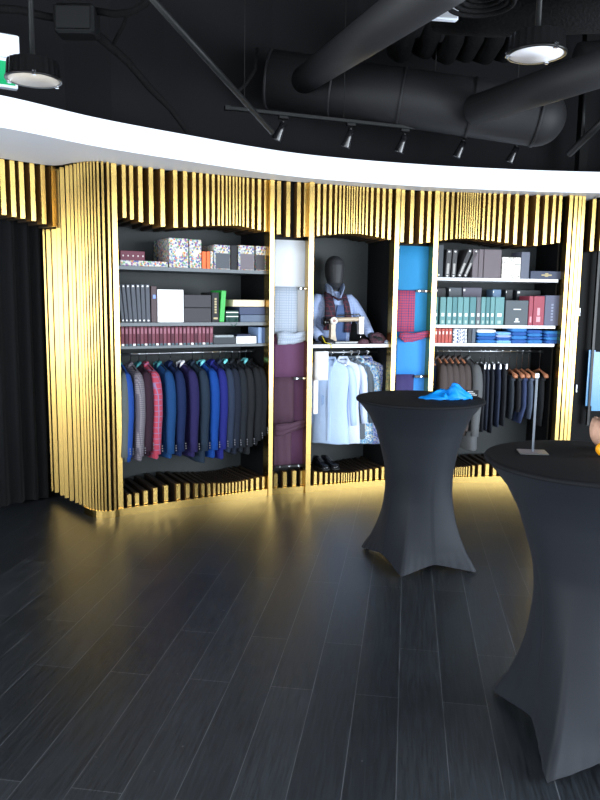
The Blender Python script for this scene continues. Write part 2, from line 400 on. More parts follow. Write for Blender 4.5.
post(W3, B3.L+.03, .034); post(W3, B3.L+.085, .03, t=0); post(W3, B3.L+.13, .028, t=.01); post(W3, B3.L+.172, .03, t=.02)
MB().box(B3.L+.015, B3.L+.18, .10, .50, 0, ZS+.09).build('side_panel', BLACKP, W3)
MB().box(B3.L+.0, B3.L+.19, -.001, .011, 0, .06).build('plinth', GOLD, W3)

# ---- rounded left corner of full-height slats
cs = [(52.5, 491), (57, 492.5), (62.5, 495.5), (67, 498), (72, 500.7), (77, 503), (80.7, 504.5), (84.5, 506), (87.5, 507.5), (90.5, 508.7), (93.5, 509.5), (96.5, 510), (99.5, 510.3), (102.5, 510.5), (106, 510.6), (110.3, 510.5), (115.5, 509.6), (121, 508)]
cp = [atz(x, y, .06) for x, y in cs]
CR = thing('slatted_corner', 'rounded corner of full-height gold slats beside the black curtain', 'slatted screen', (cp[10].x, cp[10].y+.1, 0))
off = Vector((cp[10].x, cp[10].y+.1, 0))
for i, p in enumerate(cp):
    a, b = cp[max(i-1, 0)], cp[min(i+1, len(cp)-1)]
    u = (b-a); u.z = 0; u.normalize(); n = Vector((-u.y, u.x, 0))
    d = min([(cp[j]-p).length for j in (i-1, i+1) if 0 <= j < len(cp)])
    w = min(.036, max(.013, abs((b-a).x)*.5*.50)) if i < len(cp)-1 else .04
    zt = ZS-.003
    if i < 3: zt = CAM.z+(ray(cs[i][0]-9, 229).z/ray(cs[i][0]-9, 229).y)*p.y
    uu = Vector((.97, .24, 0)).lerp(B1.u, max(0, (i-12)/5)).normalized(); uu = Matrix.Rotation(random.uniform(-.13, .13), 3, 'Z') @ uu; nn = Vector((-uu.y, uu.x, 0))
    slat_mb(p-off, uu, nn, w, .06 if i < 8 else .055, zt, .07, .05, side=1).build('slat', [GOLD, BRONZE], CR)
# black core behind the slats, gold plinth under them
core = [(p+Vector((-(cp[min(i+1, 17)]-cp[max(i-1, 0)]).normalized().y, (cp[min(i+1, 17)]-cp[max(i-1, 0)]).normalized().x, 0))*.075) for i, p in enumerate(cp)]
core[-1] = B1.P(-.03, .10, 0)
poly = [(c.x-off.x, c.y-off.y) for c in core]+[tuple((B1.P(-.012, DEP, 0)-off)[:2]), (cp[0].x-off.x+.35, cp[0].y-off.y+.3)]
MB().prism(poly, .0, ZS+.09).build('core_panel', BLACKP, CR)
pl = [(p.x-off.x, p.y-off.y-.012) for p in cp[7:]]; pl[-1] = tuple((B1.P(.0, -.001, 0)-off)[:2])
pl[-2] = (pl[-2][0], pl[-2][1]-.004)
MB().prism(pl+[(x+.03, y+.06) for x, y in reversed(pl)], 0, .058).build('plinth', GOLD, CR)

# ---- valance over the curtain, left, and over the passage, right
lv = [(-24, 211), (-13.5, 212.6), (-3, 214), (7, 215), (17, 217), (26, 218.6), (37, 221), (47.6, 224)]
tops = [atz(x-3.5, 157+(x)*.145, ZS) for x, y in lv]
LV = thing('slatted_valance', 'short gold slats hanging above the black curtain at far left', 'slatted valance', (tops[3].x, tops[3].y, 2.2))
ul = (tops[-1]-tops[0]); ul.z = 0; ul.normalize(); nl = Vector((-ul.y, ul.x, 0)); offl = Vector((tops[3].x, tops[3].y, 2.2))
for (x, y), p in zip(lv, tops):
    d = ray(x, y); z = HC+d.z/d.y*(p.y+.03)
    q = p-offl+nl*.03
    mb = slat_mb(q, ul, nl, .036, z-2.2, ZS-.003-2.2, .09, .26)
    mb.build('slat', [GOLD, DKFIN, BRONZE], LV)
e = tops[-1]-offl+nl*.03+ul*.085; dz_ = ray(59, 226.4); slat_mb(e, ul, nl, .036, HC+dz_.z/dz_.y*(e.y+offl.y)-2.2, ZS-.003-2.2, .09, .26).build('slat', [GOLD, DKFIN, BRONZE], LV)
RV = thing('slatted_valance', 'short gold slats hanging above the dark passage at far right', 'slatted valance', (2.9, 7.0, 2.2))
for i, (x, y) in enumerate(((591.4, 251), (601, 250.5), (610, 250), (619, 250), (628, 250))):
    p = atY(x, y, 7.1); slat_mb((p.x-2.9, .1), Vector((1, 0, 0)), Vector((0, 1, 0)), .034, p.z-2.2, ZS-.003-2.2, .09, .24).build('slat', [GOLD, DKFIN, BRONZE], RV)

# ---- black curtain
def curtain():
    a = atz(47, 497.5, 0); b = atz(0, 507.5, 0); d = (b-a).normalized(); mb = MB(); n = Vector((-d.y, d.x, 0))
    N = 200; Lc = 2.1; r = []
    for i in range(N+1):
        s = Lc*i/N-.02; w = .03*math.sin(s*52+1.2*math.sin(s*9))+.012*math.sin(s*23)
        p = a+d*s+n*w; r.append(p)
    rings = [[Vector((p.x, p.y, z))-a for p in r] for z in (.015, .9, 1.8, ZS+.05)]
    back = [[v+n*.03 for v in rg] for rg in rings]
    mb.loft([f+bk[::-1] for f, bk in zip(rings, back)])
    o = mb.build('curtain', CURT, loc=a, smooth=True)
    return tag(o, 'floor-length black velvet curtain hanging left of the gold slats', 'curtain')
curtain()

# ---------------------------------------------------------------- stock on the shelves
def local(fr, s, t, z): return fr.P(s, t, z)
def book(fr, px0, px1, py, zsh, m, name, label, cat, t=.07, dep=.24, group=None, tilt=0, labels=None, pages=False, top=None, py1=None, pyb=None, jitter=0):
    """upright or lying box-shaped item standing on shelf height zsh"""
    pm = (px0+px1)/2
    s0, z1 = fr.q(px0, py, t); s1, _ = fr.q(px1, py, t)
    zb = zsh+.0005
    if pyb is not None: zb = fr.q(pm, pyb, t)[1]
    if jitter: t += random.uniform(0, jitter)
    h = z1-zb; w = s1-s0-.0015; root = thing(name, label, cat, fr.P((s0+s1)/2, t, zb), fr.rz, group)
    M = Matrix.Rotation(tilt, 4, 'Y') if tilt else None
    if tilt:  # keep the lower corner on the shelf
        low = min((M @ Vector((x, 0, z))).z for x in (-w/2, w/2) for z in (0, h)); M = Matrix.Translation((0, 0, -low)) @ M
    if pages:
        MB().cbox(-w/2, -w/2+.004, 0, dep, 0, h, .001, M).cbox(w/2-.004, w/2, 0, dep, 0, h, .001, M).cbox(-w/2, w/2, 0, .004, 0, h, .001, M).build('cover', m, root)
        MB().box(-w/2+.004, w/2-.004, .005, dep-.01, .004, h-.006, M).build('page_block', mat('paper', (222, 218, 208), .8), root)
    else:
        MB().cbox(-w/2, w/2, 0, dep, 0, h, min(.003, w*.12, h*.12), M).build('body', m, root)
        if h > .05:
            MB().box(-w/2+.0008, w/2-.0008, .001, dep*.999, h*.80, h*.803, M).build('lid_seam', mat('dark_seam', (20, 20, 22), .7), root)
    for (a0, a1, b0, b1, lm, nm) in (labels or []):
        MB().box(-w/2+w*a0, -w/2+w*a1, -.0016, .001, h*b0, h*b1, M).build(nm, lm, root)
    return root
LW = mat('label_white', (235, 235, 232), .6)
FLOW = mosaic('flower_print', [(176, 170, 160), (70, 66, 130), (190, 96, 60), (80, 140, 96), (50, 110, 150), (180, 156, 80), (120, 66, 120), (150, 150, 160)], 70)
SLATEB = mat('slate_cloth', (84, 88, 98), .7); DGREY = mat('dark_grey_cloth', (66, 64, 70), .7); GREYB = mat('grey_box', (76, 82, 92), .6)
# top shelf, left bay
z = S1[0]
book(B1, 120, 145, 250.3, z, mat('maroon_dotted', (104, 34, 56), .6), 'storage_box', 'maroon box lying on the flat flower-print book, top shelf left', 'box', pyb=260.6, t=.10, dep=.22,
     labels=[(.1+.2*i, .13+.2*i, .42, .56, LW, 'stud') for i in range(5)])
book(B1, 120, 168, 259.8, z, FLOW, 'pattern_book', 'flat flower-print book lying under the maroon box', 'book', t=.08, dep=.3)
book(B1, 163, 168.4, 239.5, z, mosaic('flower_print_green', [(60, 90, 100), (200, 200, 190), (90, 150, 110), (180, 140, 60), (50, 70, 120)], 50), 'pattern_box', 'slim dark-edged flower-print box left of the tall floral box', 'box', t=.12+.2)
FL = [(.12, .88, .30, .36, FLOW, 'title_band')]
book(B1, 169, 188.5, 237.6, z, FLOW, 'pattern_box', 'tallest wide flower-print box on the top left shelf', 'box', dep=.27, labels=[(.35, .65, .42, .62, LW, 'title_panel')])
book(B1, 189.2, 201.5, 239.2, z, FLOW, 'pattern_box', 'narrower flower-print box just left of the orange books', 'box', dep=.27, labels=[(.35, .65, .42, .62, LW, 'title_panel')])
OR = mat('orange_cloth', (232, 104, 44), .6)
book(B1, 202, 206.2, 251.3, z, OR, 'cloth_book', 'left one of two orange books beside the flower-print box', 'book', group='orange books', pages=True)
book(B1, 206.4, 210.2, 251.3, z, OR, 'cloth_book', 'right one of two orange books beside the flower-print box', 'book', group='orange books', pages=True)
book(B1, 210.5, 213.5, 251, z, FLOW, 'pattern_book', 'thin flower-print book right of the orange books', 'book')
book(B1, 214, 230.3, 244.5, z, FLOW, 'pattern_box', 'flower-print box with a large slate front panel', 'box', dep=.27, labels=[(.1, .97, .03, .66, GREYB, 'front_panel')])
book(B1, 231, 237, 245, z, mat('black_lace', (34, 34, 40), .7), 'storage_box', 'narrow near-black box between two panelled flower-print boxes', 'box', dep=.25)
book(B1, 238.5, 254.5, 245, z, FLOW, 'pattern_box', 'flower-print box with a mauve-grey checked front panel', 'box', dep=.27, labels=[(.12, .97, .03, .66, mat('mauve_panel', (124, 116, 124), .7), 'front_panel')])
book(B1, 256, 266.5, 245.8, z, FLOW, 'pattern_box', 'flower-print box with a black front panel at shelf end', 'box', dep=.24, labels=[(.0, .85, .03, .64, DGREY, 'front_panel')])
# second shelf, left bay
z = S1[1]
bx = [120.5, 124.2, 128.2, 132.4, 137.2, 141.3, 145.6, 150.2]
for i in range(7):
    book(B1, bx[i]+.3, bx[i+1], 284.3, z, SLATEB, 'swatch_binder', 'slate swatch binder, %s from the left on the second shelf' % ORD[i], 'binder', dep=.26, tilt=-.10+.014*i, group='slate swatch binders',
         labels=[(.3, .7, .93, .97, LW, 'stud'), (.3, .7, .03, .07, LW, 'stud')])
book(B1, 151, 156.6, 286, z, mat('brown_binder', (80, 62, 66), .6), 'swatch_binder', 'brown binder with a round blue mark left of the white box', 'binder', dep=.26, labels=[(.3, .8, .66, .76, mat('mark_blue', (110, 140, 220), .5), 'round_mark')])
book(B1, 157.5, 183.6, 289.3, z, mat('white_card', (246, 246, 246), .6), 'sample_box', 'upright white box on the second shelf of the left bay', 'box', dep=.2)
book(B1, 184.2, 211.3, 307.8, z, DGREY, 'storage_box', 'lower of two wide dark grey boxes right of the white box', 'box', dep=.25, group='wide dark grey boxes')
book(B1, 184.2, 211.3, 294.6, z, DGREY, 'storage_box', 'upper of two wide dark grey boxes right of the white box', 'box', dep=.25, pyb=307.5, group='wide dark grey boxes')
book(B1, 212, 219, 292.3, z, mat('black_cloth', (36, 38, 42), .7), 'sample_book', 'black book with gold lettering beside the green book', 'book', dep=.24, labels=[(.35, .65, .3+.09*i, .36+.09*i, mat('gilt', (190, 170, 110), .4), 'spine_letter') for i in range(6)]+[(.2, .8, .1, .16, mat('gilt', (190, 170, 110)), 'spine_emblem')])
book(B1, 219.4, 224.2, 290.6, z, mat('bright_green', (40, 190, 70), .5), 'sample_book', 'bright green book leaning beside the black lettered book', 'book', dep=.24, tilt=.08)
sb = book(B1, 226, 238.5, 310.5, z, mat('bottle_green', (34, 74, 66), .8), 'swatch_bundle', 'dark green swatch bundle with a dangling cord right of green book', 'fabric bundle', dep=.2,
     labels=[(.0, 1, .8, .88, LW, 'paper_band'), (.0, 1, .45, .52, LW, 'paper_band')])
MB().tube([(-.03, -.006, .03), (-.02, -.02, -.02), (.005, -.022, -.035), (.03, -.02, -.015), (.035, -.006, .03)], .0035, 6).build('cord', mat('bottle_green', (0, 0, 0)), sb, True)
NAVB = mat('navy_box', (52, 68, 104), .6); GRB = mat('blue_grey_box', (92, 108, 134), .6)
book(B1, 240.5, 266.5, 314.8, z, GRB, 'storage_box', 'blue-grey box at the bottom of the stack under cream box', 'box', dep=.25)
book(B1, 239.5, 265.3, 307, z, NAVB, 'storage_box', 'navy box in the middle of the stack under cream box', 'box', dep=.25, pyb=314.6)
book(B1, 233, 264.8, 299.7, z, mat('cream_box', (222, 206, 176), .6), 'storage_box', 'cream box on top of the navy and blue-grey boxes', 'box', dep=.24, pyb=306.7)
book(B1, 259, 268.8, 283.5, z, mat('oxblood', (98, 44, 48), .6), 'storage_box', 'tall oxblood box standing behind the cream box stack', 'box', t=.34, dep=.18)
# third shelf, left bay: a row of maroon swatch books with a fringe of tickets
z = S1[2]
MAR = [mat('maroon_a', (112, 46, 64), .7), mat('maroon_b', (92, 36, 54), .7), mat('maroon_c', (128, 66, 82), .7)]
for i in range(24):
    a = 121+i*3.86
    r = book(B1, a, a+3.5, 326.5+.25*random.random(), z, MAR[i % 3], 'swatch_book', 'slim maroon swatch book, %s from the left on the low shelf' % ORD[i], 'swatch book', dep=.2, group='maroon swatch books',
             labels=[(.2, .8, .62, .9, mat('pink_ticket', (168, 112, 128), .7), 'ticket'), (.1, .9, -.12, .1, mat('teal_tab', (70, 110, 120), .6) if i % 3 else LW, 'tab')], t=.085, jitter=.006)
book(B1, 213.6, 236, 337.5, z, mat('grey_swatch', (66, 72, 78), .7), 'swatch_book', 'flat dark swatch book lying right of the maroon row', 'swatch book', dep=.24)
book(B1, 215, 234, 335.2, z, mat('pale_swatch', (170, 180, 184), .7), 'swatch_book', 'pale grey swatch book lying on the dark flat one', 'swatch book', dep=.2, pyb=337.4)
book(B1, 233.5+3, 256.5, 336.5, z, mat('white_card', (0, 0, 0)), 'swatch_book', 'thick white swatch book lying on the low shelf', 'swatch book', dep=.22)
book(B1, 234+3, 251, 334.3, z, mat('navy_cover', (32, 46, 80), .6), 'swatch_book', 'navy book lying on top of the white swatch book', 'book', dep=.18, pyb=336.3)
for i, (a, b, c) in enumerate(((253.5, 257.5, (28, 44, 80)), (258.3, 262, (140, 170, 214)), (262.4, 267.5, (70, 100, 150)))):
    book(B1, a+.8 if i == 0 else a, b, 327.3, z, mat('blue_spine%d' % i, c, .6), 'cloth_book', '%s upright book at the right end of the low shelf' % ('navy', 'pale blue', 'mid blue')[i], 'book', dep=.2, t=.07 if i else .3)

# top shelf, right bay
z = S3[0]
book(B3, 436.5, 444, 244.6, z, mat('slate_binder', (70, 78, 86), .6), 'sample_binder', 'slate binder standing against the post, top right shelf', 'binder', labels=[(.35, .55, .05, .1, LW, 'stud')])
BK = mat('dark_binder', (66, 66, 70), .6)
SPN = [(.25, .7, .12, .5, mat('spine_script', (190, 188, 184), .6), 'spine_lettering'), (.3, .65, .9, .95, LW, 'stud'), (.3, .65, .03, .08, LW, 'stud')]
for i, (a, b, tl) in enumerate(((445.8, 451, .05), (452.3, 457, .04), (459.8, 464.2, .38), (465.8, 469.8, .40))):
    book(B3, a-(1.6 if tl > .1 else 0), b-(1.6 if tl > .1 else 0), 249.5-(2.0 if tl > .1 else 0), z, BK, 'sample_binder', ('dark binder with white spine lettering, nearly upright, %s one' % ('left', 'right')[i] if i < 2 else 'dark binder leaning steeply to the right, %s one' % ('left', 'right')[i-2]), 'binder', tilt=tl, labels=SPN, group='dark lettered binders')
MV = mat('mauve_grey', (122, 112, 118), .7)
for i, (a, b) in enumerate(((473.3, 479), (479.3, 484), (484.5, 502))):
    book(B3, a, b, 249.3, z, MV, 'sample_box', 'mauve-grey box on the top right shelf, %s' % ('leftmost and slim', 'slim one in the middle', 'widest one')[i], 'box', dep=.25, group='mauve-grey boxes')
def marble():
    m = mat('veined_paper', (226, 222, 212), .5); nt = m.node_tree; tc = nt.nodes.new('ShaderNodeTexCoord')
    n = nt.nodes.new('ShaderNodeTexNoise'); n.inputs['Scale'].default_value = 16; n.inputs['Distortion'].default_value = 1.5; nt.links.new(tc.outputs['Object'], n.inputs[0])
    r = nt.nodes.new('ShaderNodeValToRGB'); e = r.color_ramp.elements
    e[0].position = .47; e[0].color = (*lin((228, 224, 214)), 1); e[1].position = .53; e[1].color = (*lin((228, 224, 214)), 1)
    k = e.new(.5); k.color = (*lin((70, 62, 56)), 1)
    nt.links.new(n.outputs[0], r.inputs[0]); nt.links.new(r.outputs[0], bsdf(m).inputs['Base Color']); return m
book(B3, 502.5, 521.3, 257, z, marble(), 'sample_box', 'pale box with brown veined pattern on the top right shelf', 'box', dep=.2)
book(B3, 521.8, 530.3, 251.8, z, mat('blue_grey_binder', (104, 110, 128), .6), 'sample_binder', 'blue-grey binder right of the veined pale box', 'binder')
book(B3, 530.8, 562.8, 270.8, z, mat('navy_flat', (62, 72, 98), .6), 'storage_box', 'flat navy box with a small gilt crest, top right shelf end', 'box', dep=.3,
     labels=[(.34, .66, .42, .58, mat('gilt', (0, 0, 0)), 'crest'), (.45, .55, .3, .75, mat('gilt', (0, 0, 0)), 'crest')])
# middle shelf, right bay
z = S3[1]
for i, (a, b, y, c) in enumerate(((436.6, 446, 288, (46, 48, 52)), (449, 462, 287.5, (96, 104, 112)), (463, 482, 287.5, (104, 100, 116)), (493, 501.5, 289.5, (108, 140, 176)), (506, 513, 289.5, (54, 58, 62)), (517, 541, 290, (64, 70, 76)))):
    book(B3, a, b, y, z, mat('back_row%d' % i, c, .6), 'sample_box', ('black box', 'grey box', 'mauve box', 'pale blue box', 'narrow charcoal box', 'wide charcoal box')[i]+' standing in the back row behind the teal folders', 'box', t=.36, dep=.17, labels=[(.02, .12, .9, .96, LW, 'stud')])
TEAL = mat('teal_folder', (108, 164, 166), .6); TEAL2 = mat('teal_folder_dark', (84, 142, 146), .6)
SL = [(.25, .75, .30, .42, LW, 'spine_label'), (.3, .7, .05, .16, mat('label_green', (190, 214, 206), .6), 'size_label')]
tf = [(435.2, 438.6), (440.5, 446.4), (447.2, 452.6), (453, 457.8), (458.2, 463.6), (464, 469.6), (470.2, 476.6), (477, 481.3), (481.7, 486.2), (486.6, 490.6), (491, 495.4), (495.8, 504.8)]
for i, (a, b) in enumerate(tf):
    m = mat('slate_folder', (110, 116, 124), .6) if i == 7 else (TEAL if i % 3 else TEAL2)
    book(B3, a, b, 297, z, m, 'sample_folder', ('slate-grey folder' if i == 7 else 'teal folder')+', %s from the left in the middle row of right bay' % ORD[i], 'folder', dep=.22, labels=SL, group='teal folders')
book(B3, 506, 528.8, 300.2, z, mat('slate_case', (88, 98, 106), .6), 'sample_case', 'square slate box with a white line and emblem', 'box', dep=.25, labels=[(.35, .68, .62, .66, LW, 'title_line'), (.46, .58, .14, .28, LW, 'emblem'), (.4, .64, .12, .16, LW, 'emblem')])
PK = mat('raspberry', (176, 72, 92), .6); SC = mat('script_pink', (222, 160, 170), .6)
book(B3, 529.6, 533.8, 296, z, PK, 'pattern_book', 'slim raspberry-red book beside the slate box', 'book', dep=.24, labels=[(.3, .7, .1, .3, SC, 'spine_lettering')])
book(B3, 534.2, 545.2, 296, z, PK, 'pattern_book', 'thick raspberry-red book with pale script on its spine', 'book', dep=.24, labels=[(.3, .66, .12, .3, SC, 'spine_lettering'), (.35, .6, .34, .6, SC, 'spine_lettering')])
book(B3, 545.6, 560.8, 295.3, z, mat('slate_blue_book', (98, 104, 130), .6), 'pattern_book', 'thick slate-blue book at the end of the middle shelf', 'book', dep=.24, labels=[(.42, .56, .16+.1*k, .22+.1*k, mat('script_blue', (150, 158, 186), .6), 'spine_letter') for k in range(6)])
# low shelf, right bay
z = S3[2]
RD = mat('coral_red', (206, 92, 80), .6)
for i in range(5):
    a = 434.6+i*3.6
    book(B3, a, a+3.3, 328.5, z, RD, 'swatch_book', 'coral red swatch book, %s from the left below teal folders' % ORD[i], 'swatch book', dep=.2, group='coral red swatch books', labels=[(.3, .7, .6, .8, LW, 'label_patch')])
WP = mosaic('blue_white_print', [(230, 232, 236), (50, 70, 130), (235, 235, 235), (90, 110, 160)], 60)
for k in range(4):
    book(B3, 453+.5*(k % 2), 467, 342.9-3.55*(k+1), z, WP, 'folded_shirt', 'blue and white printed folded shirt, %s from the bottom of its pile' % ORD[k], 'folded shirt', dep=.24, pyb=342.9-3.55*k, group='printed folded shirts')
book(B3, 468.2, 472, 328.5, z, mat('charcoal_book', (54, 60, 70), .6), 'cloth_book', 'charcoal book left of the blue folded shirts', 'book')
book(B3, 472.3, 476, 328.5, z, mat('steel_book', (92, 104, 120), .6), 'cloth_book', 'steel-grey book left of the blue folded shirts', 'book')
def folded(fr, px0, px1, y0, y1, n, cols, word):
    hh = (y0-y1)/n
    for k in range(n):
        c = cols[k % len(cols)]
        m = mat('shirt_%d_%d_%d' % c, c, .75)
        s0, zb = fr.q(px0+.4*random.random(), y0-hh*k, .08); s1, zt = fr.q(px1-.4*random.random(), y0-hh*(k+1), .08)
        zbb = S3[2]+.0005 if k == 0 else zb
        root = thing('folded_shirt', 'folded blue shirt, %s from the bottom of the %s' % (ORD[k], word), 'folded shirt', fr.P((s0+s1)/2, .07, zbb), fr.rz, 'folded blue shirts')
        w = s1-s0; h = zt-zbb-.0008; mb = MB(); rings = []
        for j in range(7):
            x = -w/2+w*j/6; q = 0.82 if j in (0, 6) else 1
            rings.append([Vector((x, y, zz)) for y, zz in ((.004, h*.5), (.0, h*.3), (.006, h*(1-q)), (.23, h*(1-q)), (.24, h*.5), (.23, h*q), (.006, h*q), (.0, h*.7))])
        mb.loft(rings).build('shirt_body', m, root, True)
        MB().box(-w*.1, w*.1, -.002, .02, h*.2, h*.8).build('collar', m, root)
BLU = (50, 132, 206); BL2 = (36, 96, 178); LBL = (120, 176, 226)
folded(B3, 477, 495.5, 342.9, 329.5, 4, [BLU, BL2, BLU, (224, 228, 234)], 'pile beside the grey books')
folded(B3, 496.3, 510.7, 342.9, 332, 4, [LBL, BL2, (150, 170, 220)], 'second pile')
folded(B3, 511.2, 526.6, 342.9, 328.2, 4, [BL2, BLU], 'tallest pile')
folded(B3, 527.2, 542, 342.9, 330, 4, [BLU, BL2], 'pile right of the tallest')
folded(B3, 545, 560, 342.9, 331, 4, [BL2, BLU], 'last pile by the gold post')

# ---------------------------------------------------------------- clothes
def jacket_mesh(L, w=.21, th=.05, sleeve=True, sl=.60, bulge=1.0):
    """jacket hung on a hanger: x along the rail, y across the shoulders (front sleeve at -y), z down from the neck"""
    mb = MB(); n = 16; rings = []
    lv = [(-.0, .035, .022, .0), (-.012, .06, .028, 0), (-.035, .13, .036, 0), (-.065, w*.88, .045, 0), (-.10, w*.97, th*.98, 0), (-.2, w*.95, th*1.05, .002), (-.36, w*.86, th*.9, .004), (-.46, w*.87, th*.9, 0), (-.6 if L > .62 else -L*.85, w*.95, th, .0), (-L+.01, w*1.0, th*1.05, .004), (-L, w*.97, th*.9, .004)]
    for z, a, b, dx in lv:
        r = []
        for j in range(n):
            an = 2*PI*j/n; c, s = math.cos(an), math.sin(an)
            r.append(Vector((dx+b*math.copysign(abs(c)**.8, c), a*math.copysign(abs(s)**.8, s), z+(.004*math.sin(an*5) if z < -.5 else 0))))
        rings.append(r)
    mb.loft(rings)
    return mb
def sleeve_mb(sgn, w, sl, r=.05, dx=0):
    pts = []; rs = []; ry = []
    for z, y, rr, x in ((-.05, .80, .5, 0), (-.08, .93, .85, 0), (-.14, 1.04, 1.0, .002), (-.24, 1.10, 1.05, .004), (-.38*sl/.7, 1.12, 1.0, .004), (-.50*sl/.7, 1.11, .92, -.002), (-.60*sl/.7, 1.15, .84, -.008), (-sl, 1.20, .78, -.012)):
        pts.append((x+dx, sgn*w*y, z)); rs.append(r*rr)
    return MB().tube(pts, rs, 12)
def hanger_mb(w=.2, drop=.055, r=.006):
    mb = MB(); mb.tube([(0, -w, -drop), (0, -w*.5, -drop*.4), (0, 0, 0), (0, w*.5, -drop*.4), (0, w, -drop)], [r*.8, r, r, r, r*.8], 8)
    return mb
def hook_mb(h, top):
    pts = [(0, 0, 0), (0, 0, h-.03)]+[(0, -.016*math.sin(a)*1.0, h-.016+.016*-math.cos(a)) for a in (PI*.25, PI*.5, PI*.75, PI, PI*1.25, PI*1.5)]
    return MB().tube(pts, .0028, 6)
def hanging(fr, px, hem, R, col, label, name='suit_jacket', cat='jacket', t=.27, w=.205, yaw=0, wood=False, drop=.085, sleeve=True, mt=None, buttons=True, fit=1.0, group=None, shapeL=None, hl=None, th=.038, collar=None, sr=.042, ypx=400):
    s, _ = fr.q(px, ypx, .03)
    zN = R-drop
    _, zh = fr.q(px, hem, t-w*1.15)
    L = zN-zh
    p = fr.P(s, t, zN)
    col = tuple(int(c*.84) for c in col)
    m = mt or mat('cloth_%d_%d_%d' % col, col, .85, vary=.12, bscale=140, bump=.15, spec=.2)
    root = thing(name, label, cat, p, fr.rz+yaw, group)
    jacket_mesh(L, w, th).build('body', m, root, True)
    if sleeve:
        for sg in (-1, 1): sleeve_mb(sg, w, min(.73, L-.05), sr).build('sleeve', m, root, True)
    cm = collar or m
    MB().tube([(-.030, -.03, -.045), (-.026, -.045, -.005), (0, -.03, .012), (.0, .03, .012), (-.026, .045, -.005), (-.030, .03, -.045)], [.008, .012, .013, .013, .012, .008], 8).build('collar', cm, root, True)
    if buttons and sleeve:
        b = MB(); sl = min(.73, L-.05)
        for k in range(3): b.sphere((.022, -w*1.2-.037+.002*k, -sl+.03+.02*k), .005, 8)
        b.build('cuff_button', mat('pearl_button', (150, 150, 158), .3), root, True)
    h = thing('coat_hanger', hl, 'hanger', p, fr.rz+yaw, 'hangers on the rail' if not wood else 'wooden hangers')
    if wood: hanger_mb(w*.9, .06, .012).build('arm', WOODH, h, True)
    else: hanger_mb(w*.85, .05, .006).build('arm', BLKMET, h, True)
    hook_mb(drop+.0155, R).build('hook', CHROME, h, True)
    return root
jk = [(126.3, 463, (112, 122, 122), 'pale olive-grey blazer at the left end of the rail'), (129.5, 463, (46, 96, 196), 'royal blue blazer near the left post'),
      (140.5, 462, None, 'grey checked blazer between royal blue and burgundy'), (149, 457, (66, 42, 58), 'dark burgundy blazer beside the red plaid one'),
      (156.5, 460, None, 'red blazer with a pale blue windowpane check'), (169.5, 459.5, (30, 84, 146), 'teal-blue blazer right of the red plaid one'),
      (181, 457, (28, 48, 98), 'navy blue blazer right of the teal-blue one'), (193, 458, (52, 46, 104), 'dark purple-navy blazer with broad sleeve'),
      (203.5, 464, (46, 64, 84), 'slate blazer with white cuff buttons, hanging lowest'), (213.5, 459, (24, 86, 186), 'bright cobalt blue blazer mid rail'),
      (223.5, 460, (44, 52, 150), 'indigo blazer right of the cobalt blue one'), (231, 453, (56, 70, 96), 'dusty blue-grey blazer right of the indigo one'),
      (237, 455, (40, 48, 66), 'charcoal navy blazer right of the dusty blue-grey'), (243.5, 453, (44, 48, 56), 'charcoal blazer, fourth from the right end'),
      (250.5, 455, (44, 46, 51), 'charcoal blazer, third from the right end'), (257.5, 446, (38, 40, 45), 'near-black blazer, second from the right end'), (262, 441, (32, 34, 38), 'near-black blazer at the right end of the rail')]
for i, (px, hem, col, lb) in enumerate(jk):
    mt = None
    if i == 2: mt = plaid('grey_check', (126, 120, 126), (84, 80, 92), 60, .3)
    if i == 4: mt = plaid('red_windowpane', (172, 56, 78), (130, 110, 146), 22, .13)
    hanging(B1, px, hem, R1, col or (1, 1, 1), lb, mt=mt, hl='black hanger with chrome hook, %s from the left in left bay' % ORD[i], yaw=random.uniform(-.04, .06), buttons=True, group='blazers in the left bay',
            collar=mat('tissue_teal', (60, 140, 146), .7) if i in (0, 1, 3, 5) else (mat('tissue_cyan', (120, 220, 226), .7) if i in (9, 12, 15) else (mat('tissue_white', (230, 232, 238), .7) if i in (7,) else None)))

# shirts in the middle bay
def shirt(px, hem, col, label, hl, mt=None, w=.20, yaw=.9, t=.27, th=.05):
    s, _ = B2.q(px, 400, t-.1)
    zN = R2-.07; _, zh = B2.q(px, hem, t-.12); L = zN-zh
    m = mt or mat('shirt_cloth_%d_%d_%d' % col, col, .75, bump=.3, bscale=18)
    root = thing('hanging_shirt', label, 'shirt', B2.P(s, t, zN), B2.rz+yaw, 'shirts in the middle bay')
    jacket_mesh(L, w, th).build('body', m, root, True)
    for sg in (-1, 1): sleeve_mb(sg, w, min(.60, L-.05), .036).build('sleeve', m, root, True)
    MB().tube([(-.045, -.02, -.05), (-.035, -.05, -.005), (0, -.035, .02), (.0, .035, .02), (-.035, .05, -.005), (-.045, .02, -.05)], [.008, .014, .015, .015, .014, .008], 8).build('collar', m, root, True)
    MB().box(-th*1.12-.003, -th*.9, -.012, .012, -L+.03, -.1).build('button_placket', m, root)
    h = thing('coat_hanger', hl, 'hanger', B2.P(s, t, zN), B2.rz+yaw, 'hangers on the rail')
    hanger_mb(w*.85, .05, .006).build('arm', CHROME, h, True); hook_mb(.0855, R2).build('hook', CHROME, h, True)
shirt(328, 428, (150, 180, 222), 'mid-blue shirt half hidden at the left of the shirts', 'chrome hanger holding the mid-blue shirt', yaw=1.0, w=.17)
shirt(334.5, 445.5, (182, 206, 240), 'pale blue shirt, widest and frontmost of the hanging shirts', 'chrome hanger holding the widest pale blue shirt', yaw=1.0, w=.19, t=.22)
shirt(346.5, 445, (214, 224, 244), 'bluish white shirt right of the widest pale blue one', 'chrome hanger holding the bluish white shirt', yaw=1.15, w=.18)
shirt(354.5, 441, (96, 106, 116), 'plain grey shirt between the white and patterned shirts', 'chrome hanger holding the plain grey shirt', yaw=1.2, w=.17)
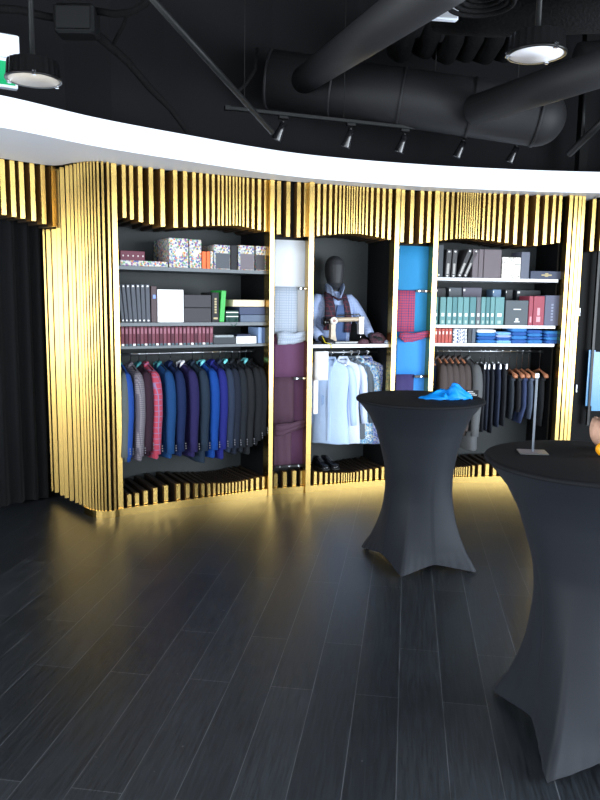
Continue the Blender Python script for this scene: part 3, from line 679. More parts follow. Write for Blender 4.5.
shirt(361.5, 445, (1, 1, 1), 'light blue shirt with small white floral print', 'chrome hanger holding the floral print shirt', mt=mosaic('floral_blue', [(88, 148, 196), (210, 224, 236), (70, 120, 176), (130, 180, 210)], 70), yaw=1.1, w=.17)
shirt(370.5, 445, (1, 1, 1), 'denim-blue shirt with fine print at the right end', 'chrome hanger holding the denim-blue printed shirt', mt=mosaic('denim_print', [(74, 94, 170), (96, 118, 190), (60, 80, 150), (150, 170, 220)], 90), yaw=1.0, w=.18)
# white towel-like cloth over its own hanger at the left
s0, z1 = B2.q(314.5, 351.5, .14); s1, z0 = B2.q(327.3, 380, .14)
tw = thing('hanging_cloth', 'white folded cloth hanging left of the shirts', 'cloth', B2.P((s0+s1)/2, .14, z0), B2.rz)
mb = MB(); w_ = (s1-s0)/2
mb.loft([[Vector((x, -.012-.006*math.sin(x*60), z)), Vector((x, .012-.006*math.sin(x*60), z))][::1]+[Vector((x+.001, .012, z)), Vector((x+.001, -.012, z))] for x, z in ((-w_, 0),)] if False else
        [[Vector((-w_, -.016, z)), Vector((-w_*.3, -.024, z)), Vector((w_*.4, -.014, z)), Vector((w_, -.02, z)), Vector((w_, .01, z)), Vector((-w_, .01, z))] for z in (0, .06, .12, .2, z1-z0-.01, z1-z0)])
mb.build('front_fold', mat('white_cotton', (240, 240, 244), .8), tw, True)
zl = B2.q(316, 414, .16)[1]
MB().cbox(-w_, -w_*.25, .012, .03, zl-z0, .25, .004).build('back_fold', mat('white_cotton', (0, 0, 0)), tw)
MB().tube([(0, 0, z1-z0-.01), (0, .06, R2-z0-.01), (0, .125, R2-z0+.013)], .003, 6).build('hook', CHROME, tw, True)

# right bay
TAUPE = (108, 96, 94)
s, zt = B3.q(437.5, 353, .12)
for i, px in enumerate((442.5, 448.5, 454.5, 460.5, 466.5)):
    hanging(B3, px+1, 436, R3, TAUPE, 'taupe-brown blazer on a wooden hanger, %s from the left' % ORD[i], hl='wooden hanger under the %s taupe blazer' % ORD[i], wood=True, drop=.065, group='taupe blazers', buttons=False, ypx=390)
hanging(B3, 437.5, 388, R3, (56, 72, 104), 'navy waistcoat at the left end of the right rail', name='waistcoat', cat='waistcoat', hl='wooden hanger holding the navy waistcoat', wood=True, drop=.065, sleeve=False, w=.16, ypx=375)
hanging(B3, 475.5, 452, R3, (128, 132, 134), 'long pale grey overcoat hanging lower than all other clothes', name='overcoat', cat='coat', hl='black hanger holding the long grey overcoat', drop=.065, w=.245, sr=.046, th=.065, buttons=False)
def trousers(fr, px, top, hem, col, label, hl, wood=False, w=.11, x2=0, pal=None):
    t = .20; s, _ = fr.q(px, 400, t-.08); zt_ = fr.q(px, top, t-.08)[1]; zh = fr.q(px, hem, t-.08)[1]; L = zt_-zh
    m = mat('cloth_%d_%d_%d' % col, col, .8, vary=.12, bscale=140, bump=.15)
    p = fr.P(s, .27, zt_)
    root = thing('hanging_trousers', label, 'trousers', p, fr.rz, 'trousers on the right rail')
    for k, dy in ((0, -.055), (1, .055)):
        mb = MB(); rings = []
        for z, a, b, dx in ((0, .045, .012, 0), (-.01, .05, .02, 0), (-.12, .062, .024, .004), (-.3, .06, .022, .008), (-.5, .055, .020, .004+x2*.5), (-L, .052, .018, x2)):
            if z < -L: continue
            rings.append([Vector((dx+b*math.cos(2*PI*j/12), dy+a*math.sin(2*PI*j/12), z)) for j in range(12)])
        mb.loft(rings).build('trouser_leg', m, root, True)
    MB().cbox(-.022, .022, -.115, .115, -.045, .004, .006).build('waistband', m, root)
    h = thing('trouser_hanger', hl, 'hanger', p, fr.rz, 'trouser hangers')
    top_ = R3-p.z
    if wood:
        MB().tube([(0, -.165, -.008-.0), (0, -.155, .01), (0, -.09, .035), (0, 0, .06), (0, .09, .035), (0, .155, .01)], [.020, .024, .012, .010, .012, .018], 10).build('arm', WOODH, h, True)
        MB().tube([(0, -.11, .0), (0, .11, .0)], .005, 6).build('trouser_bar', CHROME, h, True)
        MB().tube([(0, 0, .05), (0, 0, top_-.01), (0, -.012, top_+.012), (0, -.0, top_+.016), (0, .01, top_+.008)], .003, 6).build('hook', CHROME, h, True)
    else:
        MB().tube([(0, -.13, .01), (0, .13, .01)], .005, 6).build('arm', CHROME, h, True)
        for y in (-.118, .09): MB().cbox(-.010, .010, y-.010, y+.010, -.035, .02, .003).build('clip', STEEL, h)
        MB().tube([(0, 0, .01), (0, 0, top_-.012), (0, -.012, top_+.01), (0, -.0, top_+.016), (0, .01, top_+.008)], .003, 6).build('hook', CHROME, h, True)
for i, (px, hem, col) in enumerate(((484.5, 433, (24, 28, 38)), (488.5, 431, (28, 36, 54)), (493.5, 434, (22, 28, 40)), (500, 428, (34, 46, 72)), (506, 427, (20, 24, 34)))):
    trousers(B3, px, 366, hem, col, 'dark navy trousers clipped at the waist, %s from the left' % ORD[i], 'chrome clip hanger of the %s navy trousers' % ORD[i], x2=.01)
for i, (px, hem, col, l) in enumerate(((514, 420, (44, 52, 62), 'slate'), (521, 413, (24, 27, 34), 'black, first'), (526.5, 424, (54, 70, 112), 'mid-navy'), (533, 420, (84, 96, 118), 'blue-grey'), (544.5, 427, (28, 31, 36), 'black, last'))):
    trousers(B3, px, 377, hem, col, l+' pair of trousers hanging from a rounded wooden hanger', 'rounded wooden hanger holding the %s trousers' % l, wood=True, x2=(-.03 if i == 2 else 0))

# fabrics in the narrow niches
def cloth(fr, x0, x1, y0, y1, t, m, label, name='fabric_length', slant=0, folds=2, cat='fabric', amp=.004, group=None, y1r=None):
    a, zt_ = fr.q(x0, y0, t); b, _ = fr.q(x1, y0, t); zb = fr.q((x0+x1)/2, y1, t)[1]
    zbr = fr.q(x1, y1r, t)[1] if y1r else zb
    W = b-a; cx = (a+b)/2; mb = MB(); rings = []
    for i in range(17):
        x = -W/2+W*i/16; f = i/16; rr = []
        zz = [0+(zbr-zb)*f, (zt_-zb)*.25+(zbr-zb)*f*.7, (zt_-zb)*.5, (zt_-zb)*.8, zt_-zb]
        for k, z_ in enumerate(zz): rr.append(Vector((x, amp*math.sin(f*2*PI*folds+k*.5), z_)))
        for k, z_ in reversed(list(enumerate(zz))): rr.append(Vector((x, amp*math.sin(f*2*PI*folds+k*.5)+.006, z_)))
        rings.append(rr)
    o = mb.loft(rings).build(name, m, None, True, fr.P(cx, t, zb), fr.rz); return tag(o, label, cat, group)
def cuff(fr, pts, t, r, m, label, name='folded_cuff_cloth'):
    P = [fr.q(x, y, t) for x, y in pts]; o0 = P[0]
    mb = MB()
    for k, (dy, dz, q_, h_) in enumerate(((0, 0, .28, 3.6), (-.010, .35, .26, 2.2), (-.006, -.55, .22, 1.9))):
        mb.tube([(a-o0[0], dy, z-o0[1]+dz*r[i]+.006*math.sin(i*1.7+k*2)) for i, (a, z) in enumerate(P)], [q*q_ for q in r], 14, ry=[h_]*len(P))
    o = mb.build(name, m, None, True, fr.P(o0[0], t, o0[1]), fr.rz); return tag(o, label, 'fabric')
PW = mat('pale_wool', (208, 214, 222), .8, bump=.1, bscale=200)
GC = plaid('pale_grey_check', (168, 178, 190), (148, 160, 178), 45, .35)
PU = mat('purple_wool', (104, 62, 98), .85, bump=.1, bscale=200); PM = mat('plum_wool', (80, 50, 70), .85, bump=.1, bscale=200)
cloth(N1, 274.2, 307.6, 239.5, 334, .10, PW, 'white-grey wool length hanging at the top of left niche', amp=.003, folds=1)
cloth(N1, 274.4, 298, 286.5, 334, .075, GC, 'pale grey checked cloth hanging over the white-grey wool', amp=.003)
cuff(N1, [(277.5, 338.5), (285, 338), (293, 338.5), (301, 336.5), (308, 335)], .05, [.052, .058, .05, .045, .036], GC, 'folded end of the pale grey checked cloth on the purple')
cloth(N1, 274.2, 307.2, 333, 378.5, .085, PU, 'purple wool length in the left niche below the grey cuff', amp=.003, folds=1)
cloth(N1, 274.2, 307, 378, 466, .10, mat('purple_wool_low', (96, 56, 92), .85), 'purple wool length hanging down to the low black strap', amp=.004)
cloth(N1, 274, 294, 377.5, 423, .075, PM, 'plum wool cloth over the purple in the left niche', amp=.003)
cuff(N1, [(274, 429.5), (281, 430), (290, 427.5), (299, 424.5), (307, 423)], .05, [.05, .055, .045, .036, .032], PM, 'rolled plum cloth crossing the left niche low down')
cloth(N1, 274, 291.5, 430, 468, .075, PM, 'lower plum cloth hanging below the rolled plum fold', amp=.004)
CY = mat('cyan_wool', (38, 146, 206), .8, bump=.1, bscale=200); AZ = mat('azure_wool', (54, 140, 224), .8, bump=.1, bscale=200)
RC = plaid('red_check', (178, 62, 88), (80, 60, 108), 42, .25)
cloth(N2, 398.3, 430.8, 245.5, 334, .10, CY, 'cyan-blue wool length filling the top of right niche', amp=.003, folds=1)
cloth(N2, 397.8, 415.5, 290, 332, .075, RC, 'red checked cloth hanging over the cyan wool', amp=.003)
cuff(N2, [(399.5, 335), (405, 337.5), (412, 337.5), (420, 335.5), (429, 333.5)], .05, [.02, .045, .042, .034, .028], RC, 'folded end of the red checked cloth')
cloth(N2, 397, 429.5, 333, 376, .085, AZ, 'azure blue cloth in the right niche below the red check', amp=.004, folds=1.5)
cloth(N2, 396, 414, 374.5, 440, .075, mat('violet_wool', (66, 58, 118), .85), 'violet-navy cloth low in the right niche', amp=.003)
cloth(N2, 410, 428.5, 375, 440, .10, AZ, 'azure blue cloth strip beside the violet-navy cloth', amp=.003)
def strap(fr, x0, x1, y, t, label, n=2):
    a, z_ = fr.q(x0, y, t); b, _ = fr.q(x1, y, t); W = b-a
    r = thing('display_strap', label, 'strap', fr.P((a+b)/2, t, z_), fr.rz)
    MB().cbox(-W/2, W/2, -.004, .004, -.012, .012, .002).build('strap', BLKMET, r)
    for k in range(n): MB().cbox(-W/2+W*(k+.5)/n-.008, -W/2+W*(k+.5)/n+.008, -.007, .006, -.008, .008, .002).build('buckle', CHROME, r)
strap(N1, 298.5, 307, 288.5, .055, 'short black strap beside the pale grey checked cloth')
strap(N1, 293.5, 307, 378.5, .055, 'black strap beside the plum cloth, mid niche')
strap(N1, 275, 303, 467, .045, 'long black strap at the foot of the left niche', 3)
strap(N2, 416, 429.5, 291, .055, 'short black strap beside the red checked cloth')
strap(N2, 414.5, 427.5, 376.5, .055, 'short black strap beside the violet-navy cloth', 1)

# ---------------------------------------------------------------- mannequin
def mann():
    t0 = .34
    s_h, z_h = B2.q(334.5, 272, t0); base = B2.P(s_h, t0, S2+.001)
    root = thing('tailor_mannequin', 'dark faceless mannequin in blue shirt behind the sewing machine', 'mannequin', base, B2.rz)
    def L(px, py, t): a, zz = B2.q(px, py, t); return Vector((a-s_h, t-t0, zz-(S2+.001)))
    hz = z_h-(S2+.001)
    # body: head, neck, torso, arms and hands grown into one surface
    mb = MB()
    def ell(c, a, b): return [Vector((c[0]+a*math.cos(2*PI*j/20), c[1]+b*math.sin(2*PI*j/20), c[2])) for j in range(20)]
    prof = [(-.150, .028, .03), (-.135, .045, .055), (-.10, .063, .08), (-.05, .076, .094), (0, .083, .10), (.05, .082, .098), (.09, .068, .082), (.115, .045, .055), (.127, .015, .02)]
    mb.loft([ell((0, -.014 if q < -.05 else 0, hz+.008+q*1.1), a*1.08, b*1.08) for q, a, b in prof])
    # faint nose ridge and brow of the abstract face
    mb.tube([(0, .01, hz-.12), (0, .012, hz-.17), (0, .02, hz-.26)], [.052, .052, .07], 14)
    sh = hz-.255
    mb.loft([ell((0, .02, z), a, b) for z, a, b in ((.0, .14, .09), (.12, .145, .095), (sh-.2, .165, .105), (sh-.08, .185, .11), (sh, .18, .085), (sh+.035, .10, .06))])
    ls, le, lw = Vector((-.185, .02, sh-.02)), Vector((-.25, -.02, sh-.26)), L(322, 339, .17)
    rs, re_, rw = Vector((.185, .02, sh-.02)), Vector((.30, -.04, sh-.23)), L(371, 336, .19)
    for a, b, c in ((ls, le, lw), (rs, re_, rw)):
        mb.tube([a, a.lerp(b, .5), b, b.lerp(c, .5), c], [.05, .045, .038, .034, .025], 12)
    def hand(w, d, sg):
        d = Vector(d).normalized(); side = d.cross(Vector((0, 0, 1))).normalized()*sg
        p = w+d*.05
        mb.tube([w, w+d*.03, w+d*.085], [.025, .034, .036], 10, ry=[1, .6, .45])
        for k, (o_, ln) in enumerate(((-.027, .068), (-.009, .078), (.009, .073), (.027, .056))):
            b = w+d*.08+side*o_; dn = Vector((0, 0, -1))
            mb.tube([b, b+d*ln*.45, b+d*ln*.8+dn*.01, b+d*ln+dn*.022], [.0095, .009, .008, .006], 6)
        b = w+d*.03-side*.025; mb.tube([b, b+d*.02-side*.025, b+d*.05-side*.036+Vector((0, 0, -.008))], [.011, .010, .007], 6)
    hand(lw, (.35, -.9, -.05), 1); hand(rw, (.25, -.9, -.08), -1)
    o = mb.build('body', mat('mannequin_charcoal', (46, 48, 53), .62), root, True)
    md = o.modifiers.new('remesh', 'REMESH'); md.mode = 'VOXEL'; md.voxel_size = .005; md.use_smooth_shade = True
    SH = plaid('blue_fine_check', (160, 178, 212), (136, 154, 194), 70, .3)
    # shirt
    c = MB()
    c.loft([ell((0, .02, z), a, b) for z, a, b in ((.0, .165, .115), (.12, .168, .12), (sh-.2, .19, .13), (sh-.08, .212, .13), (sh-.005, .205, .10), (sh+.03, .15, .082), (sh+.055, .085, .07), (sh+.075, .062, .065))], cap=False)
    c.build('shirt', SH, root, True)
    for a, b, d in ((ls, le, lw), (rs, re_, rw)):
        e_ = b.lerp(d, .86)
        MB().tube([a+Vector((-.09 if a.x > 0 else .09, 0, .02)), a+Vector((-.035 if a.x > 0 else .035, 0, .015)), a+Vector((.005 if a.x > 0 else -.005, 0, -.025)), a.lerp(b, .5), b, b.lerp(d, .45), e_], [.045, .066, .070, .064, .058, .050, .042], 14).build('shirt_sleeve', SH, root, True)
    # standing collar wings
    for sg in (-1, 1):
        k = MB(); k.loft([[Vector((sg*x, y, z)), Vector((sg*x*.9, y+.012, z)), Vector((sg*x2*.9, y2+.012, z2)), Vector((sg*x2, y2, z2))] for x, y, z, x2, y2, z2 in
                          ((.072, .05, sh+.06, .078, .05, sh+.135), (.080, -.02, sh+.055, .086, -.03, sh+.15), (.045, -.075, sh+.02, .07, -.095, sh+.12), (.012, -.10, sh+.005, .03, -.115, sh+.05))])
        k.build('collar_wing', SH, root)
    # open waistcoat panel, tie and scarf
    b = MB(); b.loft([[Vector((x0, y-.012, z)), Vector((x1, y-.012, z)), Vector((x1, y, z)), Vector((x0, y, z))] for z, x0, x1, y in ((.02, -.045, .075, -.115), (.15, -.045, .075, -.12), (sh-.12, -.03, .08, -.13), (sh-.05, -.015, .055, -.115))])
    b.build('waistcoat_front', mat('steel_blue_cloth', (74, 102, 150), .8), root)
    TI = plaid('tie_stripe', (34, 30, 46), (92, 36, 50), 24, .18)
    def drape(pts, w, name, m):
        q = MB(); q.tube(pts, w, 10, ry=[.35]*len(pts)); q.build(name, m, root, True)
    drape([(-.06, .03, sh+.07), (-.085, -.06, sh+.04), (-.09, -.125, sh-.05), (-.095, -.145, sh-.16), (-.10, -.145, sh-.28)], [.028, .038, .046, .052, .058], 'scarf', TI)
    drape([(.06, .03, sh+.07), (.075, -.06, sh+.04), (.075, -.125, sh-.04), (.085, -.15, sh-.15), (.08, -.145, sh-.30)], [.024, .03, .032, .034, .036], 'scarf', TI)
    drape([(-.05, -.09, sh+.03), (-.01, -.125, sh+.0), (.05, -.12, sh+.01)], [.022, .03, .022], 'scarf_knot', TI)
mann()

def sewing_machine():
    t = .13; a, z_ = B2.q(342, 330, t)
    BLK = mat('japanned_black', (18, 18, 20), .2, spec=.7); CRM = mat('cream_enamel', (206, 186, 158), .35)
    def L(px, py): s, zz = B2.q(px, py, t); return s-a, zz-(S2+.001)
    r = thing('sewing_machine', 'vintage cream and black sewing machine on the white board', 'sewing machine', B2.P(a, t, S2+.001), B2.rz)
    x0, _ = L(326, 343); x1, _ = L(362, 343)
    MB().cbox(x0-.02, x1+.02, -.06, .07, 0, .028, .006).build('base_plate', BLK, r)
    px_, z1 = L(332.5, 321); MB().loft([[Vector((px_+sx*w, sy*d, zz)) for sx, sy in ((-1, -1), (1, -1), (1, 1), (-1, 1))] for zz, w, d in ((.028, .032, .035), (.07, .024, .028), (.12, .021, .025), (z1+.02, .024, .027))]).build('pillar', CRM, r)
    bx_, z2 = L(361, 318)
    MB().tube([(px_, 0, z1+.006), (px_+.06, 0, z1+.012), (bx_-.03, 0, z1+.018), (bx_, 0, z1+.02)], [.030, .022, .020, .024], 12).build('arm', CRM, r, True)
    MB().cbox(bx_-.028, bx_+.024, -.028, .028, .085, z1+.045, .006).build('head', mat('pewter_enamel', (150, 148, 146), .3, .4), r)
    MB().tube([(bx_, -.005, .03), (bx_, -.005, .09)], .004, 6).build('needle_bar', CHROME, r, True)
    MB().tube([(bx_-.004, 0, z1+.04), (bx_-.02, 0, z1+.062), (px_+.05, 0, z1+.05)], .006, 6).build('thread_guide', BLK, r, True)
    wx, wz = L(324.5, 322)
    MB().tube([(wx-.016, 0, wz), (wx+.004, 0, wz)], .045, 20).tube([(wx+.004, 0, wz), (px_-.02, 0, wz)], .014, 10).build('hand_wheel', BLK, r, True)
    f = MB().tube([(px_, -.03, z1+.004), (px_, -.042, z1+.004)], .034, 20).build('face_disc', mat('enamel_white', (240, 238, 232), .35), r, True)
    MB().tube([(px_, -.042, z1+.004), (px_, -.045, z1+.004)], .014, 14).build('disc_emblem', mat('badge_red', (190, 150, 140), .4), f, True)
    # things around it
    def heap(px, py, w, d, h, m, name, label, cat, tt, rot=0):
        s, _ = B2.q(px, py, tt); mb = MB(); n = 20; R_ = []
        random.seed(int(px))
        ph = random.random()*6
        for k in range(7):
            f = k/6; rr = math.sqrt(max(0, 1-f**2.2)); R_.append([Vector((w*rr*math.cos(2*PI*j/n)*(1+.16*math.sin(3*2*PI*j/n+ph+k)), d*rr*math.sin(2*PI*j/n)*(1+.14*math.sin(4*2*PI*j/n+ph)), h*f*(1+.25*math.sin(2*2*PI*j/n+ph)*(1-f)))) for j in range(n)])
        R_[0] = [Vector((v.x, v.y, 0)) for v in R_[0]]
        o = mb.loft(R_).build(name, m, None, True, B2.P(s, tt, S2+.0015), B2.rz+rot); tag(o, label, cat)
    PLUM = plaid('plum_check_cloth', (62, 40, 50), (96, 60, 72), 60, .25)
    heap(377.5, 340, .085, .06, .105, PLUM, 'cloth_heap', 'crumpled dark plum cloth right of the sewing machine', 'cloth', .14)
    heap(363.5, 341, .055, .045, .05, PLUM, 'cloth_heap', 'small plum cloth fold under the sewing machine head', 'cloth', .065)
    heap(387, 341, .024, .024, .035, mosaic('pin_print', [(80, 120, 180), (200, 220, 235), (60, 90, 150)], 90), 'pincushion', 'small blue pincushion at the right end of the board', 'pincushion', .09)
    s, zz = B2.q(329, 342, .06); s2, z2 = B2.q(333, 349, .045)
    tp = MB().tube([(-.05, .03, .07), (-.03, -.002, .012), (-.0, -.012, .006), (.012, -.03, -.004), (.02, -.034, -.035)], .008, 8, ry=[.3]*5).build('tape_measure', mat('tape_yellow', (236, 220, 40), .5), None, True, B2.P(s, .075, S2+.004), B2.rz)
    tag(tp, 'yellow tape measure hanging over the edge of the board', 'tape measure')
sewing_machine()

# shoes on the slatted floor of the middle bay
def shoe(px, py, label, yaw):
    a, z_ = B2.q(px, py, .16); zf = B2.q(px, 471, .1)[1]
    r = thing('leather_shoe', label, 'shoe', B2.P(a, .16, ZFIN+.001), B2.rz+yaw, 'black leather shoes')
    lv = [(-.13, .022, .018, .035), (-.115, .034, .02, .045), (-.07, .043, .022, .05), (-.02, .038, .022, .062), (.03, .034, .022, .085), (.08, .034, .022, .098), (.115, .030, .022, .095), (.13, .018, .022, .085)]
    rings = []
    for y, w, z0, z1 in lv:
        rings.append([Vector((w*c, y, z0-.008+(z1-z0+.008)*h)) for c, h in ((-.9, 0), (-1, .3), (-.85, .7), (-.45, 1), (.45, 1), (.85, .7), (1, .3), (.9, 0))])
    LE = mat('black_leather', (26, 27, 31), .22)
    MB().loft(rings).build('upper', LE, r, True)
    MB().prism([(w*1.05*sg, y) for sg, seq in ((-1, lv), (1, lv[::-1])) for y, w, a_, b_ in seq], 0.0 if True else 0, .014).build('sole', mat('rubber_sole', (20, 20, 20), .7), r)
    lc = MB()
    for k in range(4): lc.tube([(-.02, -.03+.018*k, .066+.007*k), (0, -.032+.018*k, .073+.007*k), (.02, -.03+.018*k, .066+.007*k)], .0025, 6)
    lc.build('laces', mat('lace_grey', (70, 74, 82), .7), r, True)
ZFIN = max(B2.q(x, y, .03)[1] for x, y in lo2)
shoe(320.5, 462, 'left one of the pair of black leather shoes', .12); shoe(329.5, 463, 'right one of the pair of black leather shoes', .22)

# ---------------------------------------------------------------- cocktail tables
SPX = mat('black_stretch_cloth', (21, 26, 34), .62, spec=.22, sheen=.03, bump=.08, bscale=400)
def interp(tab, v):
    for i in range(len(tab)-1):
        if tab[i][0] <= v <= tab[i+1][0]:
            f = (v-tab[i][0])/(tab[i+1][0]-tab[i][0]); f = f*f*(3-2*f) if False else f
            return tab[i][1]+(tab[i+1][1]-tab[i][1])*f
    return tab[-1][1]
def catmull(tab, v):
    n = len(tab)
    for i in range(n-1):
        if tab[i][0] <= v <= tab[i+1][0]+1e-9:
            t = (v-tab[i][0])/(tab[i+1][0]-tab[i][0]); a = tab[max(i-1, 0)][1]; b = tab[i][1]; c = tab[i+1][1]; d = tab[min(i+2, n-1)][1]
            return .5*((2*b)+(-a+c)*t+(2*a-5*b+4*c-d)*t*t+(-a+3*b-3*c+d)*t**3)
    return tab[-1][1]
def cocktail(cx, cy, feet, label, R=.417, H=1.10, top=(0, 0)):
    fc = [sum(f[0] for f in feet)/4-cx, sum(f[1] for f in feet)/4-cy]
    fa = sorted([(math.atan2(f[1]-cy-fc[1], f[0]-cx-fc[0]), math.hypot(f[0]-cx-fc[0], f[1]-cy-fc[1])) for f in feet])
    root = thing('cocktail_table', label, 'table', (cx, cy, 0), 0, 'cocktail tables in black stretch covers')
    N = 128; K = 44
    # radius towards a foot / between feet, as fraction of height
    foot = [(0, .40), (.03, .385), (.10, .335), (.2, .285), (.3, .25), (.42, .226), (.55, .226), (.68, .25), (.8, .285), (.9, .335), (.96, .385), (.99, .415), (1, .42)]
    mid = [(0, .262), (.06, .258), (.12, .25), (.2, .236), (.3, .218), (.42, .208), (.55, .216), (.68, .245), (.8, .285), (.9, .338), (.96, .387), (.99, .415), (1, .42)]
    rings = []
    for k in range(K+1):
        v = k/K; v = v**1.15
        ring = []
        for j in range(N):
            a = -PI+2*PI*j/N
            # nearest foot and angular position between feet
            best = min(fa, key=lambda q: abs((a-q[0]+PI) % (2*PI)-PI)); da = abs((a-best[0]+PI) % (2*PI)-PI)
            f = min(1, da/(PI/4)); w = math.cos(f*PI/2)**1.0
            w = (1-f)**1.6*.75+.25*(1-f*f)   # pulled sharply to the foot
            hem = .010+.055*(1-(1-f)**1.6)
            z_ = hem+(H-hem)*v; vv = z_/H
            rf = catmull(foot, max(0, vv-.01))*(best[1]/.40 if vv < .4 else 1+(best[1]/.40-1)*max(0, (.6-vv)/.2) if vv < .6 else 1)
            rm = catmull(mid, vv); al = PI/4; th_ = f*al
            line = rf*rm*math.sin(al)/(rf*math.sin(th_)+rm*math.sin(al-th_))
            soft = rf*(1-f*f)+rm*f*f; kk = min(1, max(0, (vv-.12)/.45)); r = line*(1-kk)+soft*kk
            r *= R/.42 if vv > .8 else 1
            sx = fc[0]*(1-vv); sy = fc[1]*(1-vv)
            # stretch wrinkles near the feet
            if vv < .14: r += .004*math.sin(da*90)*(1-vv/.14)*(1-f)
            ring.append(Vector((sx+r*math.cos(a), sy+r*math.sin(a), z_-.001)))
        rings.append(ring)
    mb = MB(); mb.loft(rings, cap=False)
    mb.build('stretch_cover', SPX, root, True)
    t = MB().lathe([(R-.03, H-.018), (R-.001, H-.014), (R+.002, H-.004), (R-.003, H+.003), (R-.02, H+.005), (.001, H+.005)], 96).build('table_top', mat('black_top_cloth', (20, 21, 24), .8, spec=.15, bump=.1, bscale=300), root, True)
    MB().tube([(fc[0], fc[1], .03), (0, 0, H-.03)], .04, 16).build('pole', BLKMET, root, True)
    for a, d in fa:
        MB().tube([(fc[0], fc[1], .10), (fc[0]+d*.88*math.cos(a), fc[1]+d*.88*math.sin(a), .022)], [.03, .014], 10).build('leg', BLKMET, root, True)
        MB().lathe([(.012, 0), (.016, .004), (.016, .018), (.01, .02)], 12, (fc[0]+d*.88*math.cos(a), fc[1]+d*.88*math.sin(a), 0)).build('foot_cap', BLKMET, root, True)
    return root
T1 = (.785, 4.66); T2 = (1.175, 2.84)
cocktail(*T1, [(.444, 4.885), (.650, 4.335), (1.15, 4.435), (.97, 4.99)], 'farther bar-height table in a black stretch cover, blue cloth on top')
cocktail(*T2, [(.873, 3.02), (.905, 2.385), (1.555, 2.41), (1.52, 3.06)], 'nearer bar-height table in a black stretch cover, cut by frame')
ZT = 1.105
# blue cloth
def blue_cloth():
    c = atz(447, 399, ZT); mb = MB(); n = 64; K = 16; rings = []
    for k in range(K+1):
        f = k/K; ring = []
        for j in range(n):
            a = 2*PI*j/n
            rx = .150*(1+.10*math.sin(3*a+1)+.05*math.sin(7*a)); ry = .080*(1+.15*math.sin(2*a+.6)+.07*math.sin(5*a))
            if math.cos(a) < -.5: rx *= 1.25; ry *= .65
            q = (1-f)**.85
            x = rx*q*math.cos(a)+.02*f; y = ry*q*math.sin(a)
            env = 1-min(1, max(0, (-x-.02)/.12))
            h = (.046*(1-q**4)+.014*math.sin(a*5+f*4)*(q*(1-q)*4)+.010*math.sin(a*9+f*13)*(q*(1-q)*4)+.005*math.sin(a*17+f*5))*(.35+.65*env)
            bump = .040*math.exp(-((x-.045)/.036)**2-((y)/.045)**2)-.012*math.exp(-((x-.0)/.02)**2)
            ring.append(Vector((x, y, max(.0, h+bump)+.003*(1-q)+(.0 if f == 0 else .004+.003*math.sin(a*9)))))
        rings.append(ring)
    mb.loft(rings)
    o = mb.build('silk_scarf', mat('turquoise_silk', (4, 128, 216), .5, spec=.3), None, True, (c.x, c.y, ZT+.001))
    tag(o, 'crumpled bright turquoise-blue cloth on the farther black table', 'cloth')
blue_cloth()
p = atz(472, 397.5, ZT); r = thing('card_stand', 'small black card stand with white print beside the blue cloth', 'card stand', (p.x, p.y, ZT), -.25)
MB().cbox(-.035, .035, -.02, .02, 0, .006, .002).build('base', BLKMET, r)
MB().box(-.04, .04, -.003, .003, .006, .05, Matrix.Rotation(-.3, 4, 'X')).build('card', mat('card_black', (30, 30, 32), .5), r)
for k in range(3): MB().box(-.03, .03-.012*k, -.0045, -.002, .014+.011*k, .019+.011*k, Matrix.Rotation(-.3, 4, 'X')).build('print_line', LW, r)
p = atz(463, 395.8, ZT); o = MB().cbox(-.03, .03, -.018, .018, 0, .012, .003).build('tin_box', mat('pale_gilt_box', (206, 190, 160), .5), None, False, (p.x-.02, p.y+.03, ZT), .2); tag(o, 'small pale box behind the blue cloth on the far table', 'box')

# sign holder on the nearer table
p = atz(532.5, 453, ZT); r = thing('sign_holder', 'metal sign holder with square base and thin upright on nearer table', 'sign holder', (p.x, p.y, ZT+.001), -.12)
MB().cbox(-.058, .058, -.045, .045, 0, .006, .002).build('base', STEEL, r)
zt_ = HC+ray(535, 376).z/ray(535, 376).y*p.y-ZT
MB().cbox(-.0045, .0045, -.003, .003, .006, zt_, .001).build('upright', mat('gunmetal', (84, 90, 98), .4, .8), r)
MB().cbox(-.007, .007, -.008, .004, zt_-.01, zt_+.012, .002).build('clip', STEEL, r)

# dried flower and orange fruit at the right edge
p = atz(607, 450, ZT); r = thing('ruffled_flower', 'dusty beige ruffled flower head at the right edge of near table', 'flower', (p.x, p.y, ZT+.001))
PET = mat('beige_petal', (204, 160, 136), .75, vary=.3, bscale=40)
MB().lathe([(.03, 0), (.034, .004), (.012, .02), (.02, .05)], 16).build('calyx', mat('petal_heart', (150, 118, 96), .8), r, True)
for ly in range(4):
    n = 7-ly; tilt = .25+.33*ly
    for k in range(n):
        a = 2*PI*k/n+ly*.6; mb = MB(); outr = []; inn = []
        for i in range(7):
            f = i/6; el = -.9+f*(1.5+tilt*.6)          # climbs round the ball and rolls outwards at the rim
            rr = (.072-.013*ly)*(1+.10*f*f)
            ro = []; ri = []
            for g in range(9):
                b_ = a+(g/8-.5)*(1.35 if ly < 3 else 1.7)*math.sin(.5+1.6*f)
                wv = (.011*math.sin(g*2.4+ly)+.004*math.sin(g*5+k))*f*f+.003*math.sin(g*3)
                q_ = rr+wv
                ro.append(Vector((q_*math.cos(el)*math.cos(b_), q_*math.cos(el)*math.sin(b_), .075+q_*math.sin(el))))
                q_ -= .004
                ri.append(Vector((q_*math.cos(el)*math.cos(b_), q_*math.cos(el)*math.sin(b_), .075+q_*math.sin(el))))
            outr.append(ro+ri[::-1])
        mb.loft(outr).build('petal', PET, r, True)
p = atz(601, 456.5, ZT); r = thing('orange_fruit', 'small orange ball ornament in front of the beige flower', 'ornament', (p.x+.008, p.y, ZT))
